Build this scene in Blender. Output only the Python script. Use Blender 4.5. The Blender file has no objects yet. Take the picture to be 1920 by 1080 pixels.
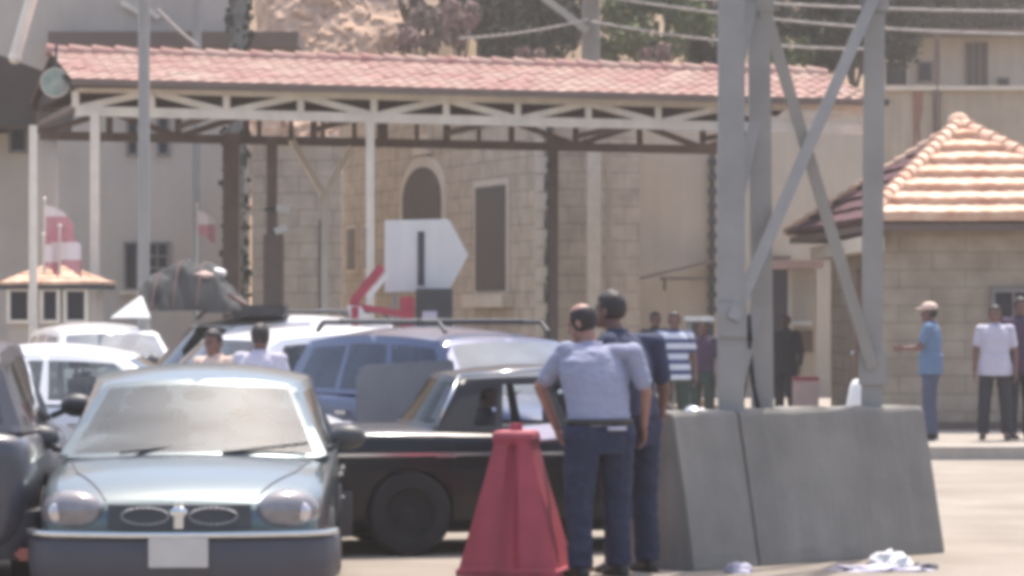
import bpy, bmesh, math, random
from mathutils import Vector, Matrix, Euler, noise
random.seed(7)
R = math.radians
sc = bpy.context.scene
col = sc.collection

# ------------------------------------------------------------------ camera, sky, sun, exposure
F = 6000.0            # focal length in pixels of the 1920 wide photograph (long lens)
HOR = 590.0           # horizon row
CH = 1.7              # camera height
cam = bpy.data.cameras.new('camera'); camo = bpy.data.objects.new('camera', cam); col.objects.link(camo)
camo.location = (0, 0, CH); camo.rotation_euler = (R(90), 0, 0)
cam.sensor_width = 36.0; cam.lens = 36.0 * F / 1920.0
cam.shift_y = (HOR - 540.0) / 1920.0
cam.clip_end = 3000
sc.camera = camo
TS = Vector((0.10, 0.33, 0.94)).normalized()           # direction to the sun
elev = math.asin(TS.z); az = math.atan2(TS.x, TS.y)
w = bpy.data.worlds.new('World'); sc.world = w; w.use_nodes = True
nt = w.node_tree; bg = nt.nodes['Background']
sky = nt.nodes.new('ShaderNodeTexSky'); sky.sky_type = 'NISHITA'; sky.sun_disc = False
sky.sun_elevation = elev; sky.sun_rotation = az; sky.dust_density = 4.0; sky.air_density = 1.0; sky.ozone_density = 1.0
nt.links.new(sky.outputs[0], bg.inputs[0]); bg.inputs[1].default_value = 0.15
sl = bpy.data.lights.new('sun', 'SUN'); so = bpy.data.objects.new('sun', sl); col.objects.link(so)
sl.energy = 2.7; sl.angle = R(0.5); sl.color = (1.0, 0.94, 0.85)
so.rotation_euler = TS.to_track_quat('Z', 'Y').to_euler(); so.location = (20, 20, 60)
sc.view_settings.view_transform = 'Standard'; sc.view_settings.look = 'None'
sc.view_settings.exposure = 1.12; sc.view_settings.gamma = 1.0; sc.view_settings.use_curve_mapping = False
sc.cycles.use_denoising = True
sc.cycles.max_bounces = 8; sc.cycles.transparent_max_bounces = 12
sc.cycles.volume_bounces = 1
sc.cycles.sample_clamp_indirect = 4.0
sc.cycles.pixel_filter_type = 'BLACKMAN_HARRIS'; sc.cycles.filter_width = 5.0    # a soft lens

# ------------------------------------------------------------------ helpers
def P(px, py, D):
    return Vector(((px - 960.0) / F * D, D, CH + (HOR - py) / F * D))
def PX(px, D): return (px - 960.0) / F * D
def PZ(py, D): return CH + (HOR - py) / F * D
def s2l(h):
    h = h.lstrip('#'); o = []
    for i in (0, 2, 4):
        c = int(h[i:i+2], 16) / 255.0
        o.append(c / 12.92 if c <= 0.04045 else ((c + 0.055) / 1.055) ** 2.4)
    return tuple(o)

class MB:
    def __init__(s): s.v = []; s.f = []
    def add(s, vs, fs):
        n = len(s.v); s.v += [Vector(v) for v in vs]; s.f += [tuple(i + n for i in f) for f in fs]
    def box(s, c, d, rz=0.0, m=None):
        x, y, z = d[0]/2, d[1]/2, d[2]/2
        vs = [Vector((a*x, b*y, e*z)) for e in (-1, 1) for a, b in ((-1,-1),(1,-1),(1,1),(-1,1))]
        M = m if m is not None else Matrix.Rotation(rz, 4, 'Z')
        vs = [M @ v + Vector(c) for v in vs]
        s.add(vs, [(3,2,1,0),(4,5,6,7),(0,1,5,4),(1,2,6,5),(2,3,7,6),(3,0,4,7)])
    def beam(s, p, q, a, b=None, up=(0,0,1)):
        b = a if b is None else b
        p, q = Vector(p), Vector(q); d = (q - p).normalized(); u = Vector(up)
        if abs(d.dot(u)) > 0.98: u = Vector((0,1,0))
        sx = d.cross(u).normalized(); sy = sx.cross(d).normalized()
        vs = [e + sx*i*a/2 + sy*j*b/2 for e in (p, q) for i, j in ((-1,-1),(1,-1),(1,1),(-1,1))]
        s.add(vs, [(3,2,1,0),(4,5,6,7),(0,1,5,4),(1,2,6,5),(2,3,7,6),(3,0,4,7)])
    def tube(s, p, q, r0, r1=None, n=12, cap=True):
        r1 = r0 if r1 is None else r1
        p, q = Vector(p), Vector(q); d = (q - p).normalized(); u = Vector((0,0,1))
        if abs(d.dot(u)) > 0.98: u = Vector((0,1,0))
        sx = d.cross(u).normalized(); sy = sx.cross(d).normalized()
        vs = []
        for e, r in ((p, r0), (q, r1)):
            for k in range(n):
                a = 2*math.pi*k/n; vs.append(e + sx*math.cos(a)*r + sy*math.sin(a)*r)
        fs = [(k, (k+1) % n, n+(k+1) % n, n+k) for k in range(n)]
        if cap: fs += [tuple(range(n-1,-1,-1)), tuple(range(n, 2*n))]
        s.add(vs, fs)
    def path(s, pts, r, n=8):
        rr = r if isinstance(r, (list, tuple)) else [r]*len(pts)
        for i in range(len(pts)-1): s.tube(pts[i], pts[i+1], rr[i], rr[i+1], n)
    def ell(s, c, r, m=None, nu=16, nv=10):
        c = Vector(c); r = (r, r, r) if not hasattr(r, '__len__') else r
        vs = [Vector((0,0,-r[2]))]
        for j in range(1, nv):
            t = -math.pi/2 + math.pi*j/nv
            for i in range(nu):
                a = 2*math.pi*i/nu
                vs.append(Vector((r[0]*math.cos(t)*math.cos(a), r[1]*math.cos(t)*math.sin(a), r[2]*math.sin(t))))
        vs.append(Vector((0,0,r[2])))
        if m is not None: vs = [m @ v for v in vs]
        vs = [v + c for v in vs]
        fs = [(0, 1+(i+1) % nu, 1+i) for i in range(nu)]
        for j in range(nv-2):
            b = 1 + j*nu
            fs += [(b+i, b+(i+1) % nu, b+nu+(i+1) % nu, b+nu+i) for i in range(nu)]
        b = 1+(nv-2)*nu; t = len(vs)-1
        fs += [(b+i, b+(i+1) % nu, t) for i in range(nu)]
        s.add(vs, fs)
    def cap(s, p, q, r0, r1, n=12):
        s.tube(p, q, r0, r1, n); s.ell(p, r0, nu=n, nv=8); s.ell(q, r1, nu=n, nv=8)
    def prism(s, poly, d):
        n = len(poly); d = Vector(d); poly = [Vector(p) for p in poly]
        vs = poly + [p + d for p in poly]
        fs = [tuple(range(n-1,-1,-1)), tuple(range(n, 2*n))] + [(i, (i+1) % n, n+(i+1) % n, n+i) for i in range(n)]
        s.add(vs, fs)
    def loft(s, rings, close=True, caps=True):
        n = len(rings[0]); vs = [p for r in rings for p in r]; fs = []
        for j in range(len(rings)-1):
            for i in range(n if close else n-1):
                fs.append((j*n+i, j*n+(i+1) % n, (j+1)*n+(i+1) % n, (j+1)*n+i))
        if caps: fs += [tuple(range(n-1,-1,-1)), tuple(range((len(rings)-1)*n, len(rings)*n))]
        s.add(vs, fs)
    def lathe(s, prof, c, axis='Y', n=28):
        rings = []
        for k in range(n):
            a = 2*math.pi*k/n; ring = []
            for r, h in prof:
                if axis == 'Y': ring.append(Vector(c) + Vector((r*math.cos(a), h, r*math.sin(a))))
                else: ring.append(Vector(c) + Vector((r*math.cos(a), r*math.sin(a), h)))
            rings.append(ring)
        rings.append(rings[0]); s.loft(rings, close=False, caps=False)
    def xf(s, m): s.v = [m @ v for v in s.v]; return s

WM = {}
def mesh_from(mb, name, smooth=None, merge=False, bevel=0.0):
    me = bpy.data.meshes.new(name); me.from_pydata([tuple(v) for v in mb.v], [], mb.f)
    bm = bmesh.new(); bm.from_mesh(me)
    if merge: bmesh.ops.remove_doubles(bm, verts=bm.verts, dist=0.0008)
    bmesh.ops.recalc_face_normals(bm, faces=bm.faces)
    if bevel > 0:
        es = [e for e in bm.edges if len(e.link_faces) == 2 and e.calc_face_angle(0) > 0.5]
        bmesh.ops.bevel(bm, geom=es, offset=bevel, segments=2, affect='EDGES', clamp_overlap=True)
    bm.to_mesh(me); bm.free()
    if smooth is not None:
        me.polygons.foreach_set('use_smooth', [True]*len(me.polygons))
        if smooth < 180: me.set_sharp_from_angle(angle=R(smooth))
    return me
def link(name, me, mat, parent=None):
    o = bpy.data.objects.new(name, me); col.objects.link(o)
    if mat: me.materials.clear(); me.materials.append(mat)
    if parent is not None: o.parent = parent
    return o
def part(name, mb, mat, parent, world=True, smooth=None, merge=False, bevel=0.0, label=None):
    if world and parent is not None:
        top = parent
        while top.parent is not None: top = top.parent
        im = WM[top.name].inverted(); mb.v = [im @ v for v in mb.v]
    o = link(name, mesh_from(mb, name, smooth, merge, bevel), mat, parent)
    if label: o['label'] = label
    return o
def thing(name, label, cat, loc=(0,0,0), rz=0.0, group=None):
    o = bpy.data.objects.new(name, None); col.objects.link(o); o.empty_display_size = 0.2
    o.location = loc; o.rotation_euler = (0,0,rz); o['label'] = label; o['category'] = cat
    if group: o['group'] = group
    WM[o.name] = Matrix.Translation(Vector(loc)) @ Matrix.Rotation(rz, 4, 'Z')
    return o
def single(name, label, cat, mb, mat, loc, group=None, smooth=None, bevel=0.0, merge=False):
    mb.v = [v - Vector(loc) for v in mb.v]
    o = link(name, mesh_from(mb, name, smooth, merge, bevel), mat); o.location = loc
    o['label'] = label; o['category'] = cat
    if group: o['group'] = group
    return o
def struct(name, mb, mat, kind='structure', smooth=None):
    o = link(name, mesh_from(mb, name, smooth), mat); o['kind'] = kind; return o

# ------------------------------------------------------------------ materials
def mat(name, c, rough=0.7, var=0.15, scale=6.0, bump=0.0, bscale=40.0, metal=0.0, coat=0.0, c2=None, spec=0.5, stain=0.0):
    m = bpy.data.materials.new(name); m.use_nodes = True; t = m.node_tree; n = t.nodes; L = t.links
    b = n['Principled BSDF']; b.inputs['Roughness'].default_value = rough; b.inputs['Metallic'].default_value = metal
    b.inputs['Coat Weight'].default_value = coat; b.inputs['Coat Roughness'].default_value = 0.10
    b.inputs['Specular IOR Level'].default_value = spec
    c = s2l(c) if isinstance(c, str) else c
    if c2 is None: d = tuple(x*(1-var) for x in c); e = tuple(min(1, x*(1+var)) for x in c)
    else: d = c; e = s2l(c2) if isinstance(c2, str) else c2
    tc = n.new('ShaderNodeTexCoord'); nz = n.new('ShaderNodeTexNoise'); nz.inputs['Scale'].default_value = scale
    nz.inputs['Detail'].default_value = 6; nz.inputs['Roughness'].default_value = 0.62
    rp = n.new('ShaderNodeValToRGB'); rp.color_ramp.elements[0].position = 0.3; rp.color_ramp.elements[1].position = 0.7
    rp.color_ramp.elements[0].color = (*d, 1); rp.color_ramp.elements[1].color = (*e, 1)
    L.new(tc.outputs['Object'], nz.inputs['Vector']); L.new(nz.outputs['Fac'], rp.inputs['Fac'])
    out = rp.outputs['Color']
    if stain > 0:
        mp = n.new('ShaderNodeMapping'); mp.inputs['Scale'].default_value = (2.2, 2.2, 0.35)
        n2 = n.new('ShaderNodeTexNoise'); n2.inputs['Scale'].default_value = 2.0; n2.inputs['Detail'].default_value = 5
        L.new(tc.outputs['Object'], mp.inputs['Vector']); L.new(mp.outputs['Vector'], n2.inputs['Vector'])
        r2 = n.new('ShaderNodeValToRGB'); r2.color_ramp.elements[0].position = 0.42; r2.color_ramp.elements[1].position = 0.6
        r2.color_ramp.elements[0].color = (1-stain,)*3 + (1,); r2.color_ramp.elements[1].color = (1,1,1,1)
        L.new(n2.outputs['Fac'], r2.inputs['Fac'])
        mx = n.new('ShaderNodeMix'); mx.data_type = 'RGBA'; mx.blend_type = 'MULTIPLY'; mx.inputs['Factor'].default_value = 1
        L.new(out, mx.inputs['A']); L.new(r2.outputs['Color'], mx.inputs['B']); out = mx.outputs['Result']
    L.new(out, b.inputs['Base Color'])
    if bump > 0:
        n3 = n.new('ShaderNodeTexNoise'); n3.inputs['Scale'].default_value = bscale; n3.inputs['Detail'].default_value = 5
        bp = n.new('ShaderNodeBump'); bp.inputs['Strength'].default_value = bump; bp.inputs['Distance'].default_value = 0.02
        L.new(tc.outputs['Object'], n3.inputs['Vector']); L.new(n3.outputs['Fac'], bp.inputs['Height']); L.new(bp.outputs['Normal'], b.inputs['Normal'])
    return m
def brick_mat(name, a, b_, mortar, bw=0.55, bh=0.26, axis='XZ', ms=0.018, bump=0.5):
    m = bpy.data.materials.new(name); m.use_nodes = True; t = m.node_tree; n = t.nodes; L = t.links
    b = n['Principled BSDF']; b.inputs['Roughness'].default_value = 0.9; b.inputs['Specular IOR Level'].default_value = 0.2
    tc = n.new('ShaderNodeTexCoord'); sp = n.new('ShaderNodeSeparateXYZ'); cb = n.new('ShaderNodeCombineXYZ')
    L.new(tc.outputs['Object'], sp.inputs[0])
    if axis == 'XYZ':
        ad = n.new('ShaderNodeMath'); ad.operation = 'ADD'; L.new(sp.outputs['X'], ad.inputs[0]); L.new(sp.outputs['Y'], ad.inputs[1]); L.new(ad.outputs[0], cb.inputs['X'])
    else: L.new(sp.outputs[axis[0]], cb.inputs['X'])
    L.new(sp.outputs['Z'], cb.inputs['Y'])
    br = n.new('ShaderNodeTexBrick'); br.inputs['Scale'].default_value = 1.0; br.inputs['Brick Width'].default_value = bw; br.inputs['Row Height'].default_value = bh
    br.inputs['Mortar Size'].default_value = ms; br.inputs['Mortar Smooth'].default_value = 0.2; br.inputs['Bias'].default_value = 0.0
    br.inputs['Color1'].default_value = (*s2l(a), 1); br.inputs['Color2'].default_value = (*s2l(b_), 1); br.inputs['Mortar'].default_value = (*s2l(mortar), 1)
    L.new(cb.outputs[0], br.inputs['Vector'])
    nz = n.new('ShaderNodeTexNoise'); nz.inputs['Scale'].default_value = 3.0; nz.inputs['Detail'].default_value = 7; L.new(tc.outputs['Object'], nz.inputs['Vector'])
    rp = n.new('ShaderNodeValToRGB'); rp.color_ramp.elements[0].position = 0.3; rp.color_ramp.elements[0].color = (0.72,0.70,0.70,1); rp.color_ramp.elements[1].position = 0.7; rp.color_ramp.elements[1].color = (1.0,1.0,1.0,1)
    L.new(nz.outputs['Fac'], rp.inputs['Fac'])
    mx = n.new('ShaderNodeMix'); mx.data_type = 'RGBA'; mx.blend_type = 'MULTIPLY'; mx.inputs['Factor'].default_value = 1
    L.new(br.outputs['Color'], mx.inputs['A']); L.new(rp.outputs['Color'], mx.inputs['B']); L.new(mx.outputs['Result'], b.inputs['Base Color'])
    iv = n.new('ShaderNodeMath'); iv.operation = 'SUBTRACT'; iv.inputs[0].default_value = 1.0; L.new(br.outputs['Fac'], iv.inputs[1])
    ad2 = n.new('ShaderNodeMath'); ad2.operation = 'ADD'; L.new(iv.outputs[0], ad2.inputs[0]); L.new(nz.outputs['Fac'], ad2.inputs[1])
    bp = n.new('ShaderNodeBump'); bp.inputs['Strength'].default_value = bump; bp.inputs['Distance'].default_value = 0.03
    L.new(ad2.outputs[0], bp.inputs['Height']); L.new(bp.outputs['Normal'], b.inputs['Normal'])
    return m
def glass_mat(name, tint=(0.75,0.82,0.84), rough=0.03, alpha=0.55, dust_glare=(0.05,0.2), dcol=(0.33,0.33,0.31), ior=1.55):
    m = bpy.data.materials.new(name); m.use_nodes = True; t = m.node_tree; n = t.nodes; L = t.links
    for x in list(n):
        if x.type != 'OUTPUT_MATERIAL': n.remove(x)
    out = [x for x in n if x.type == 'OUTPUT_MATERIAL'][0]
    tr = n.new('ShaderNodeBsdfTransparent'); tr.inputs[0].default_value = (*[x*alpha for x in tint], 1)
    gl = n.new('ShaderNodeBsdfGlossy'); gl.inputs['Roughness'].default_value = rough; gl.inputs[0].default_value = (0.95,0.97,1,1)
    df = n.new('ShaderNodeBsdfDiffuse'); df.inputs[0].default_value = (*dcol, 1)       # road dirt, plus painted sky reflection on the pale windscreens
    lw = n.new('ShaderNodeFresnel'); lw.inputs['IOR'].default_value = ior
    mx = n.new('ShaderNodeMixShader'); mx2 = n.new('ShaderNodeMixShader')
    nz = n.new('ShaderNodeTexNoise'); nz.inputs['Scale'].default_value = 2.5; nz.inputs['Detail'].default_value = 5
    mr = n.new('ShaderNodeMapRange'); mr.inputs['From Min'].default_value = 0.35; mr.inputs['From Max'].default_value = 0.7; mr.inputs['To Min'].default_value = dust_glare[0]; mr.inputs['To Max'].default_value = dust_glare[1]
    L.new(nz.outputs['Fac'], mr.inputs['Value'])
    L.new(mr.outputs[0], mx.inputs[0]); L.new(tr.outputs[0], mx.inputs[1]); L.new(df.outputs[0], mx.inputs[2])
    L.new(lw.outputs[0], mx2.inputs[0]); L.new(mx.outputs[0], mx2.inputs[1]); L.new(gl.outputs[0], mx2.inputs[2])
    L.new(mx2.outputs[0], out.inputs[0]); return m
def band_mat(name, cols, axis, period, offset=0.0, rough=0.85):
    """equal flat bands of cloth or paint along one object axis"""
    m = bpy.data.materials.new(name); m.use_nodes = True; t = m.node_tree; n = t.nodes; L = t.links
    b = n['Principled BSDF']; b.inputs['Roughness'].default_value = rough
    tc = n.new('ShaderNodeTexCoord'); sp = n.new('ShaderNodeSeparateXYZ'); L.new(tc.outputs['Object'], sp.inputs[0])
    a = n.new('ShaderNodeMath'); a.operation = 'ADD'; a.inputs[1].default_value = offset; L.new(sp.outputs[axis], a.inputs[0])
    d = n.new('ShaderNodeMath'); d.operation = 'DIVIDE'; d.inputs[1].default_value = period; L.new(a.outputs[0], d.inputs[0])
    fr = n.new('ShaderNodeMath'); fr.operation = 'FRACT'; L.new(d.outputs[0], fr.inputs[0])
    rp = n.new('ShaderNodeValToRGB'); rp.color_ramp.interpolation = 'CONSTANT'
    el = rp.color_ramp.elements
    while len(el) < len(cols): el.new(0.5)
    for i, (pos, c) in enumerate(cols): el[i].position = pos; el[i].color = (*s2l(c), 1)
    L.new(fr.outputs[0], rp.inputs[0]); L.new(rp.outputs[0], b.inputs['Base Color'])
    return m

M = {}
M['ground'] = mat('pale dusty concrete', '#7b7268', 0.95, scale=0.7, bump=0.25, bscale=22, c2='#938a80', spec=0.2)
M['kerb'] = mat('kerb stone', '#a49a90', 0.9, 0.14, 4, bump=0.3)
M['walk'] = mat('pale paving', '#8f867c', 0.9, 0.08, 2, bump=0.2)
M['concrete'] = mat('grey concrete', '#7d7973', 0.92, 0.16, 1.6, bump=0.15, bscale=30, stain=0.12)
M['steel'] = mat('galvanised steel', '#96928d', 0.7, 0.10, 3, metal=0.0, spec=0.3, bump=0.05)
M['white_steel'] = mat('off white painted steel', '#ddd2c2', 0.55, 0.08, 4, stain=0.1)
M['brown_steel'] = mat('brown painted steel', '#6d5c52', 0.6, 0.15, 4)
M['dark_metal'] = mat('dark metal', '#3a3a3d', 0.5, 0.15, 6)
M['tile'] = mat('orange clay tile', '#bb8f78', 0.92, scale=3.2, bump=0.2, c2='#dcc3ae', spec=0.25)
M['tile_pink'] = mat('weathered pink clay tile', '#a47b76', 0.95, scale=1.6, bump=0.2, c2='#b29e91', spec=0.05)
M['slope_plum'] = mat('dark plum side slope', '#5d474b', 0.9, 0.2, 3, bump=0.2, spec=0.1)  # left kiosk slope is coloured darker than the other three
M['tile_dim'] = mat('dull clay tile', '#7d5a52', 0.85, 0.2, 3, bump=0.2)
M['stone'] = brick_mat('coursed limestone', '#c4b5a2', '#bcad9b', '#9a8d7e', 0.62, 0.30, 'XYZ', ms=0.010, bump=0.3)
M['stone_quoin'] = mat('pale corner stone', '#cabdab', 0.9, 0.1, 5, bump=0.4)
M['kiosk_stone'] = brick_mat('kiosk stone facing', '#aa9b89', '#a29482', '#8c8070', 0.9, 0.24, 'XYZ', ms=0.010, bump=0.2)
M['render_grey'] = mat('grey render', '#b6ab9f', 0.92, 0.10, 0.6, bump=0.3, bscale=8, stain=0.04)
M['render_beige'] = mat('pinkish beige render', '#b9aa98', 0.92, 0.09, 0.6, bump=0.25, bscale=8, stain=0.05)
M['render_pale'] = mat('pale render', '#b9b0a2', 0.92, 0.09, 0.6, bump=0.25, bscale=8, stain=0.06)
M['retain'] = mat('beige retaining wall', '#b1a18d', 0.95, 0.12, 0.8, bump=0.4, bscale=6, stain=0.12)
M['slab'] = mat('brown slab edge', '#6a5a52', 0.9, 0.12, 2)
M['dark_roof'] = mat('deep brown roof', '#4a413c', 0.95, 0.16, 1.2, bump=0.3)
M['win'] = mat('dark window pane', '#2c2b33', 0.3, 0.2, 2, spec=0.25)
M['boards'] = mat('dark roof boards', '#40352f', 0.95, 0.15, 3, spec=0.1)
M['win_frame'] = mat('grey window frame', '#78726f', 0.6, 0.1, 5)
M['arch_fill'] = mat('brown shutter boards', '#4f4540', 0.75, 0.15, 3)
M['door'] = mat('brown door', '#806a5a', 0.7, 0.1, 3)
M['rust'] = mat('rust streak', '#8f6a59', 0.95, 0.2, 4)
M['red'] = mat('faded red plastic', '#a83f4e', 0.6, 0.16, 2.6, bump=0.1, stain=0.22)
M['red_paint'] = mat('red painted steel', '#a23f50', 0.5, 0.12, 5)
M['white_paint'] = mat('white paint', '#d8d6d4', 0.5, 0.05, 3, stain=0.06)
M['sign_white'] = mat('white sign sheet', '#cfcdca', 0.5, 0.05, 2, stain=0.06)
M['silver_car'] = mat('silver blue car paint', '#566468', 0.28, 0.09, 2, metal=0.5, coat=0.6)
M['lower_grey'] = mat('dark grey bumper plastic', '#45434a', 0.55, 0.12, 3)
M['dark_car'] = mat('near black car paint', '#121219', 0.4, 0.2, 1.5, coat=0.28, spec=0.25)
M['grey_car'] = mat('dark grey car paint', '#3c3b44', 0.4, 0.2, 1.5, coat=0.6)
M['blue_car'] = mat('dark blue car paint', '#384163', 0.35, 0.1, 1.5, metal=0.3, coat=0.9)
M['pale_car'] = mat('pale silver car paint', '#c3c7d2', 0.35, 0.05, 1.5, metal=0.25, coat=0.9)
M['white_car'] = mat('white car paint', '#d9d8da', 0.35, 0.04, 1.5, coat=0.8)
M['chrome'] = mat('bright trim', '#d2d4d6', 0.18, 0.04, 3, metal=0.9)
M['lamp'] = mat('headlamp lens', '#7d797b', 0.15, 0.2, 7, metal=0.2, coat=0.5)
M['lamp_in'] = mat('headlamp reflector', '#c9c2c2', 0.2, 0.1, 9, metal=0.6, coat=1.0)
M['tail'] = mat('red lamp lens', '#8c2026', 0.15, 0.15, 7, coat=1.0)
M['rubber'] = mat('tyre rubber', '#232325', 0.85, 0.2, 8)
M['rim'] = mat('wheel rim', '#9a9a9c', 0.35, 0.1, 5, metal=0.7)
M['plate'] = mat('pale number plate', '#bfb9b4', 0.45, 0.05, 10)
M['glass'] = glass_mat('car glass')
M['glass_glare'] = glass_mat('windscreen with painted glare', alpha=0.5, dust_glare=(0.2,0.42), dcol=(0.22,0.24,0.24), ior=1.42)  # pale sky glare laid over the pane as diffuse colour
M['glass_pale'] = glass_mat('pale reflecting windscreen', alpha=0.6, dust_glare=(0.35,0.6), dcol=(0.30,0.34,0.39))  # bluish sky reflection put into the diffuse colour
M['glass_blue'] = glass_mat('bluish car glass', (0.5,0.55,0.75), 0.04, 0.4, (0.08,0.2), (0.16,0.18,0.30))
M['glass_dark'] = glass_mat('dark car glass', (0.45,0.48,0.52), 0.04, 0.35)
M['door_lining'] = mat('dusty grey door', '#6c6e74', 0.8, 0.1, 3)
M['glass_clear'] = glass_mat('clear rear glass', (0.9,0.92,0.92), 0.05, 0.95, (0.0,0.03), ior=1.15)
M['interior'] = mat('grey car interior', '#55525a', 0.85, 0.15, 6)
M['seat'] = mat('pale seat fabric', '#a8a4a2', 0.9, 0.12, 6)
M['skin'] = mat('skin', '#946c60', 0.55, 0.08, 12)
M['skin_dark'] = mat('tanned skin', '#6f4e45', 0.55, 0.08, 12)
M['hair'] = mat('dark brown hair', '#241c1b', 0.6, 0.25, 60)
M['eye'] = mat('eye', '#2a211d', 0.2, 0.1, 20)
M['shirt_blue'] = mat('pale blue uniform shirt', '#8d90a5', 0.85, 0.06, 5, bump=0.25, bscale=14)
M['navy'] = mat('navy trousers', '#232840', 0.9, 0.12, 6, bump=0.3, bscale=14)
M['navy_shirt'] = mat('dark navy shirt', '#32384f', 0.9, 0.12, 6, bump=0.3, bscale=14)
M['charcoal'] = mat('charcoal cloth', '#2f2f36', 0.9, 0.12, 6, bump=0.2)
M['denim'] = mat('grey blue trousers', '#4c5266', 0.9, 0.12, 6, bump=0.2)
M['sky_shirt'] = mat('light blue shirt', '#5f7590', 0.88, 0.07, 5, bump=0.2)
M['white_shirt'] = mat('white shirt', '#b4afbd', 0.88, 0.05, 5, bump=0.2)
M['purple'] = mat('dark purple top', '#423247', 0.9, 0.12, 5)
M['green_cloth'] = mat('dark green trousers', '#2c3b36', 0.9, 0.12, 5)
M['stripe'] = band_mat('blue and white striped knit', [(0.0,'#c9cdd8'),(0.55,'#3a4870')], 2, 0.14, 0.02)
M['shoe'] = mat('black shoe', '#1f1d1d', 0.45, 0.15, 8)
M['cap'] = mat('pale cap cloth', '#cdb3a4', 0.85, 0.08, 8)
M['tarp'] = mat('dark grey tarpaulin', '#363637', 0.85, 0.15, 2, bump=0.4, bscale=6)
M['cloth_brown'] = mat('brown bundle cloth', '#7a5f58', 0.9, 0.15, 4, bump=0.3)
M['cloth_pink'] = mat('pale pink cloth', '#cdb0a6', 0.9, 0.1, 4, bump=0.3)
M['cloth_white'] = mat('white cloth', '#dcd9d8', 0.85, 0.05, 4, bump=0.3)
M['flag'] = band_mat('red white red cloth', [(0.0,'#c0898c'),(0.30,'#dccdca'),(0.70,'#c08488')], 2, 0.6, 0.0)
M['badge'] = mat('green and white emblem', '#6d857a', 0.6, scale=6.5, c2='#b9bbae')
M['bark'] = mat('bark', '#5c5048', 0.95, 0.2, 8, bump=0.5)
M['leaf_olive'] = mat('olive foliage', '#55603f', 0.8, scale=1.2, c2='#7b8560', spec=0.2)
M['leaf_dark'] = mat('dark grey green foliage', '#3d4036', 0.85, scale=1.0, c2='#4f5044', spec=0.2)
M['leaf_dry'] = mat('dry brownish foliage', '#75675e', 0.85, scale=1.0, c2='#a08f84', spec=0.2)
M['leaf_pink'] = mat('pink blossom', '#8f7672', 0.8, scale=1.5, c2='#aa938d', spec=0.2)
M['hill'] = mat('dry sandy hillside', '#77685b', 0.95, scale=0.4, bump=0.6, bscale=1.5, c2='#a38d75', spec=0.1)
M['wire'] = mat('cable', '#a39c96', 0.6, 0.1, 3)
M['black_cable'] = mat('black cable', '#2e2d30', 0.6, 0.1, 3)

# ------------------------------------------------------------------ ground, walk, hill
g = MB()
g.add([(-260,-20,0),(260,-20,0),(260,400,0),(-260,400,0)], [(0,1,2,3)])
struct('ground', g, M['ground'])
g = MB(); g.box((10.2, 48.7, 0.0695), (13.4, 22.0, 0.147)); struct('pavement', g, M['walk'])
g = MB(); g.box((10.2, 37.58, 0.075), (13.4, 0.24, 0.158)); struct('kerb', g, M['kerb'])

def hill_z(x, y):
    f = max(0.0, y - 71.0)
    z = f * 0.62
    t = min(1, max(0, (x - 7.0) / 4.0)); t = t*t*(3-2*t)          # terrace on the right for the upper house
    zr = (CH + 0.0690*y if y > 70.6 else 0.0) + max(0, y - 106) * 0.5
    z = z*(1-t) + zr*t
    a = min(1, f/5.0)
    z += a*(1-t*0.97)*(1.5*noise.noise(Vector((x*0.12, y*0.12, 0.3))) + 0.8*noise.noise(Vector((x*0.45, y*0.45, 4.0))) + 0.35*noise.noise(Vector((x*1.3, y*1.3, 9.0))))
    return z - 0.3
h = MB(); nx, ny = 150, 90; xs = [-45 + 90*i/(nx-1) for i in range(nx)]; ys = [70 + 95*(j/(ny-1))**1.5 for j in range(ny)]
h.add([(x, y, hill_z(x, y)) for y in ys for x in xs], [(j*nx+i, j*nx+i+1, (j+1)*nx+i+1, (j+1)*nx+i) for j in range(ny-1) for i in range(nx-1)])
struct('hillside', h, M['hill'], smooth=180)
h = MB(); nx, nz = 80, 200; vs = []
for jz in range(nz+1):
    for ix in range(nx+1):
        u, v = ix/nx, jz/nz; x = PX(445 + 285*u, 75.5); z = 12.5*v
        q = Vector((x*0.9, z*0.9, 1.0)); e = (1-abs(2*u-1)**3)
        vs.append((x + 0.3*noise.noise(q*1.7), 76.5 - 0.9*e + 7.0*v + 0.2*noise.noise(q) + 0.14*noise.noise(q*2.7) + 0.14*noise.noise(q*6) + 0.12*noise.noise(q*13), z))
h.add(vs, [(jz*(nx+1)+ix, jz*(nx+1)+ix+1, (jz+1)*(nx+1)+ix+1, (jz+1)*(nx+1)+ix) for jz in range(nz) for ix in range(nx)])
struct('rock_face', h, mat('sandy rock', '#cbaa90', 0.95, scale=1.6, bump=0.5, bscale=5, c2='#a68f80', spec=0.1), smooth=60)

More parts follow.
